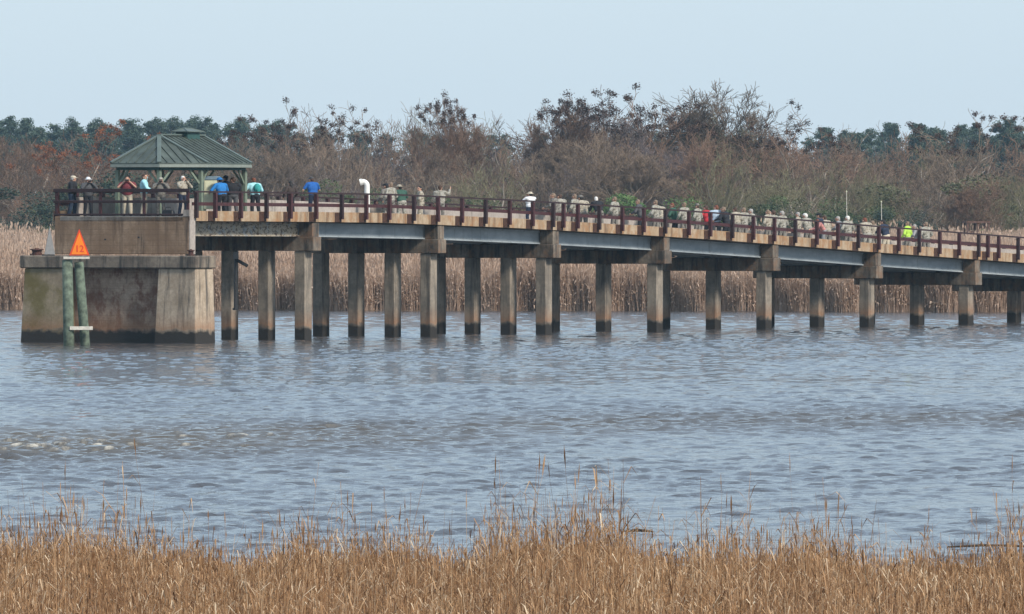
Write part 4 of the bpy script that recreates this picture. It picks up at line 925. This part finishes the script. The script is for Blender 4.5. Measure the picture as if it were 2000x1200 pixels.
for row, (Zr, step, drop) in enumerate(((1900, 34, (4, 26)), (1800, 44, (0, 24)), (1690, 40, (16, 44)))):
    for px in np.arange(-260 + row * 17, 2340, step):
        x_ = px + random.uniform(-16, 16); y_ = float(np.interp(x_, PKX, PKY)) + random.uniform(*drop)
        if 560 < x_ < 1600 and row >= 1: continue
        Z = Zr + random.uniform(-30, 30); p = at(x_, y_, Z); zl = zland(p.x, Z); k_ = (p.z - zl) / 20.6
        o = empty('pine_tree', (p.x, Z, zl), random.uniform(0, 6.28), 'dark green pine in the hazy pine wood behind the bare thicket', 'tree', 'pines of the far wood'); w_ = random.uniform(0.9, 1.5); o.scale = (k_ * w_, k_ * w_, k_)
        tm, cm = random.choice(PINE)
        for nm, me in (('trunk', tm), ('crown', cm)): q = bpy.data.objects.new(nm, me); COL.objects.link(q); q.parent = o

# ------------------------------------------------------------------ reeds
def reed_mesh(name, X, Y, Zb, Ht, wst, rn, leaves=4, plume=True, leafw=1.0, lean_=0.10):
    """stalks as crossed blades with arching leaves and a plume; everything as quads"""
    n_ = len(X); Q = []; TONE = []
    tone = rn.uniform(0, 1, n_)
    la = rn.uniform(0, 6.28, n_); lm = np.abs(rn.normal(0, lean_, n_)); tx, ty = np.cos(la) * lm * Ht, np.sin(la) * lm * Ht
    P = np.stack([X, Y, Zb], 1); T = np.stack([X + tx, Y + ty, Zb + Ht], 1); Mi = P * 0.5 + T * 0.5 - np.stack([tx, ty, np.zeros(n_)], 1) * 0.15
    for ang_ in (0.0, 1.57):
        a_ = rn.uniform(0, 1.5, n_) + ang_; o_ = np.stack([np.cos(a_), np.sin(a_), np.zeros(n_)], 1) * (wst / 2)[:, None]
        Q.append(np.stack([P - o_, P + o_, Mi + o_ * .8, Mi - o_ * .8], 1)); Q.append(np.stack([Mi - o_ * .8, Mi + o_ * .8, T + o_ * .45, T - o_ * .45], 1)); TONE += [tone, tone]
    for k in range(leaves):
        f_ = rn.uniform(0.12, 0.92, n_); b0 = P + (Mi - P) * np.minimum(f_ * 2, 1)[:, None] + (T - Mi) * np.clip(f_ * 2 - 1, 0, 1)[:, None]
        a_ = rn.uniform(0, 6.28, n_); ln = rn.uniform(0.12, 0.36, n_) * np.clip(Ht, 0.9, 2.2); el2 = rn.uniform(0.3, 1.2, n_)
        d = np.stack([np.cos(a_) * np.cos(el2), np.sin(a_) * np.cos(el2), np.sin(el2)], 1)
        b1 = b0 + d * (ln * 0.5)[:, None]; d2 = d.copy(); d2[:, 2] -= rn.uniform(0.4, 1.5, n_); b2 = b1 + d2 * (ln * 0.42)[:, None]
        o_ = np.stack([-np.sin(a_), np.cos(a_), np.zeros(n_)], 1) * (wst * 0.75 * leafw)[:, None]
        Q.append(np.stack([b0 - o_ * .6, b0 + o_ * .6, b1 + o_, b1 - o_], 1)); Q.append(np.stack([b1 - o_, b1 + o_, b2 + o_ * .1, b2 - o_ * .1], 1)); tt = np.clip(tone + rn.uniform(-.25, .35, n_), 0, 1); TONE += [tt, tt]
    if plume:
        sel = np.nonzero(rn.uniform(0, 1, n_) < plume)[0]
        for k in range(3):
            a_ = rn.uniform(0, 6.28, len(sel)); o_ = np.stack([np.cos(a_), np.sin(a_), np.zeros(len(sel))], 1) * (wst[sel] * 0.95)[:, None]; hh = (Ht[sel] * rn.uniform(0.08, 0.16, len(sel)))[:, None]
            t0 = T[sel]; up = np.array([[0, 0, 1.0]]) + np.stack([tx[sel], ty[sel], 0 * tx[sel]], 1) * 0.3 + o_ * 2
            Q.append(np.stack([t0 - o_ * .3, t0 + up * hh * .5 + o_, t0 + up * hh, t0 + up * hh * .5 - o_], 1)); TONE.append(np.clip(tone[sel] * 0.6 + 0.12, 0, 1))
    V = np.concatenate(Q).reshape(-1, 3); F = np.arange(len(V)).reshape(-1, 4)
    me = np_mesh(name, V, F); at_ = me.attributes.new('tone', 'FLOAT', 'FACE'); at_.data.foreach_set('value', np.concatenate(TONE).astype(np.float32))
    return me
def reedmat(name, stops, patch):
    m, t, bs = newmat(name)
    at_ = N(t, 'ShaderNodeAttribute', attribute_name='tone').outputs['Fac']
    c = ramp(t, at_, stops)
    c = mix(t, ramp(t, noise(t, pos(t, (1, 0.35, 0.6)), patch[0], 4, 0.6), [(0.38, 0.0), (0.62, patch[1])]), c, patch[2])
    t.links.new(c, bs.inputs['Base Color']); bs.inputs['Roughness'].default_value = 0.8
    tl = t.nodes.new('ShaderNodeBsdfTranslucent'); t.links.new(c, tl.inputs['Color']); mx = t.nodes.new('ShaderNodeMixShader'); mx.inputs[0].default_value = 0.25      # dry leaves let light through
    t.links.new(bs.outputs[0], mx.inputs[1]); t.links.new(tl.outputs[0], mx.inputs[2]); t.links.new(mx.outputs[0], t.nodes['Material Output'].inputs['Surface']); return m
M['reednear'] = reedmat('dry_orange_reed', [(0.0, (0.10, 0.05, 0.024)), (0.4, (0.42, 0.24, 0.115)), (0.75, (0.64, 0.41, 0.22)), (1.0, (0.85, 0.68, 0.47))], (0.9, 0.45, (0.27, 0.13, 0.055)))
M['reedfar'] = reedmat('dry_tan_reed', [(0.0, (0.50, 0.36, 0.265)), (0.5, (0.57, 0.42, 0.315)), (1.0, (0.63, 0.49, 0.385))], (0.12, 0.12, (0.32, 0.19, 0.13)))
rn = np.random.default_rng(3)
n_ = 225000
Y = 116 + 39 * rn.uniform(0, 1, n_) ** 0.85; X = rn.uniform(-0.10, 0.10, n_) * Y
edge_ = shore_near(X) - Y; cl_ = np.sin(X * 1.9 + 0.7 * np.sin(Y)) + np.sin(X * 4.3 + 2) * 0.6 + np.sin(X * 0.7 + 1) * 0.8
keep = (edge_ > 2.0) | (rn.uniform(0, 1, n_) < np.clip(0.10 + 0.22 * edge_ * 0.6 + 0.07 * cl_, 0.0, 1)) & (edge_ > -2.2); X, Y, cl_, edge_ = X[keep], Y[keep], cl_[keep], edge_[keep]
Zb = ground_h(X, Y)
k1 = rn.uniform(0, 1, len(X)); Ht = rn.normal(0.78, 0.15, len(X)) + 0.055 * cl_; Ht = np.where(k1 < 0.30, Ht + rn.exponential(0.16, len(X)) * np.clip(1.0 + 0.35 * cl_, 0.2, 2), Ht); Ht = np.where(k1 < 0.007, Ht + rn.uniform(0.2, 0.75, len(X)), Ht); Ht = np.clip(Ht, 0.3, 2.4)
o = link('reeds', reed_mesh('reeds', X, Y, Zb - 0.03, Ht, rn.uniform(0.006, 0.012, len(X)), rn, 5, 0.18, 1.0, 0.11), M['reednear']); setp(o, 'dry orange brown reeds along the near bank at the bottom of the picture', 'reeds', kind='stuff')
n_ = 430000
u_ = rn.uniform(0, 1, n_); D_ = np.where(rn.uniform(0, 1, n_) < 0.6, 9 * u_, 380 * u_ ** 1.35); X = rn.uniform(-0.085, 0.085, n_) * (630 + D_); Y = shore_far(X) + D_ + 0.3
Ht = np.clip(np.where(D_ < 7, rn.uniform(0.9, 3.05, n_), rn.normal(2.75, 0.28, n_)) + 0.22 * np.sin(X * 0.23 + 1) + 0.15 * np.sin(X * 0.9), 0.7, 4.2) * np.clip(0.86 + D_ / 40, 0, 1.0)
o = link('reeds', reed_mesh('reeds', X, Y, ground_h(X, Y) - 0.05, Ht, rn.uniform(0.022, 0.045, n_) * (1 + D_ / 300), rn, 2, 0.25, 1.3, 0.15), M['reedfar']); setp(o, 'pale tan reed marsh on the far bank behind the bridge columns', 'reeds', kind='stuff')
# odd things: hide on the marsh, drift logs
Zh = 940; hd = empty('marsh_platform', at(1907, 448, Zh), 0.2, 'small reddish brown wooden platform on posts in the marsh near the right edge', 'platform'); hd.location.z = zland(hd.location.x, Zh); hb = at(1907, 432, Zh).z - hd.location.z
bm = bmesh.new(); box(bm, (-1.15, -0.8, hb - 0.2), (1.15, 0.8, hb)); obj('deck', bm, M['wood'], hd)
for x_ in (-1.0, 0, 1.0):
    for y_ in (-0.65, 0.65):
        bm = bmesh.new(); box(bm, (x_ - 0.09, y_ - 0.09, 0), (x_ + 0.09, y_ + 0.09, hb - 0.203)); obj('post', bm, M['wood'], hd)
bm = bmesh.new(); beam(bm, (-1.0, -0.76, hb - 1.0), (1.0, -0.76, hb - 1.0), 0.05, 0.16); obj('brace', bm, M['wood'], hd)
M['wetwood'] = plain('wet_dark_wood', (0.035, 0.026, 0.02), 0.7, 0.4, 6.0)
def log(px0, px1, py, r0, lab, y2=None):
    Z = HCAM * FPX / (py - YH); a = at(px0, py, Z); b_ = at(px1, py if y2 is None else y2, Z); o = empty('drift_log', (a + b_) / 2, 0, lab, 'log'); o.location.z = 0.02; d = (b_ - a) / 2
    d.z = 0; bm = bmesh.new(); tube(bm, [-d, -d * .3 + Vector((0, .05, .03)), d * .4 + Vector((0, -.03, .02)), d], [r0 * .7, r0, r0 * .95, r0 * .5], 9); obj('log', bm, M['wetwood'], o)
    bm = bmesh.new(); tube(bm, [d * .2, d * .3 + Vector((0.05, 0.05, r0 * 3))], [r0 * .4, r0 * .15], 6); obj('stub', bm, M['wetwood'], o)
log(1850, 2040, 1071, 0.024, 'long dark drift log floating behind the reeds at the right edge'); log(1222, 1276, 1041, 0.03, 'short dark drift log floating just off the near reeds')

# ------------------------------------------------------------------ air
bm = bmesh.new(); box(bm, (-420, -60, -8), (420, 2600, 40))
m = bpy.data.materials.new('haze_air'); m.use_nodes = True; t = m.node_tree; t.nodes.remove(t.nodes['Principled BSDF'])
pv = t.nodes.new('ShaderNodeVolumePrincipled'); pv.inputs['Color'].default_value = (0.50, 0.78, 1.0, 1); pv.inputs['Density'].default_value = 0.00006; pv.inputs['Anisotropy'].default_value = 0.0
t.links.new(pv.outputs[0], t.nodes['Material Output'].inputs['Volume'])
hz_ = obj('haze', bm, m); setp(hz_, 'thin bluish haze over the river and marsh', 'haze', kind='stuff')
SC.cycles.volume_bounces = 1; SC.cycles.max_bounces = 6; SC.cycles.transparent_max_bounces = 8
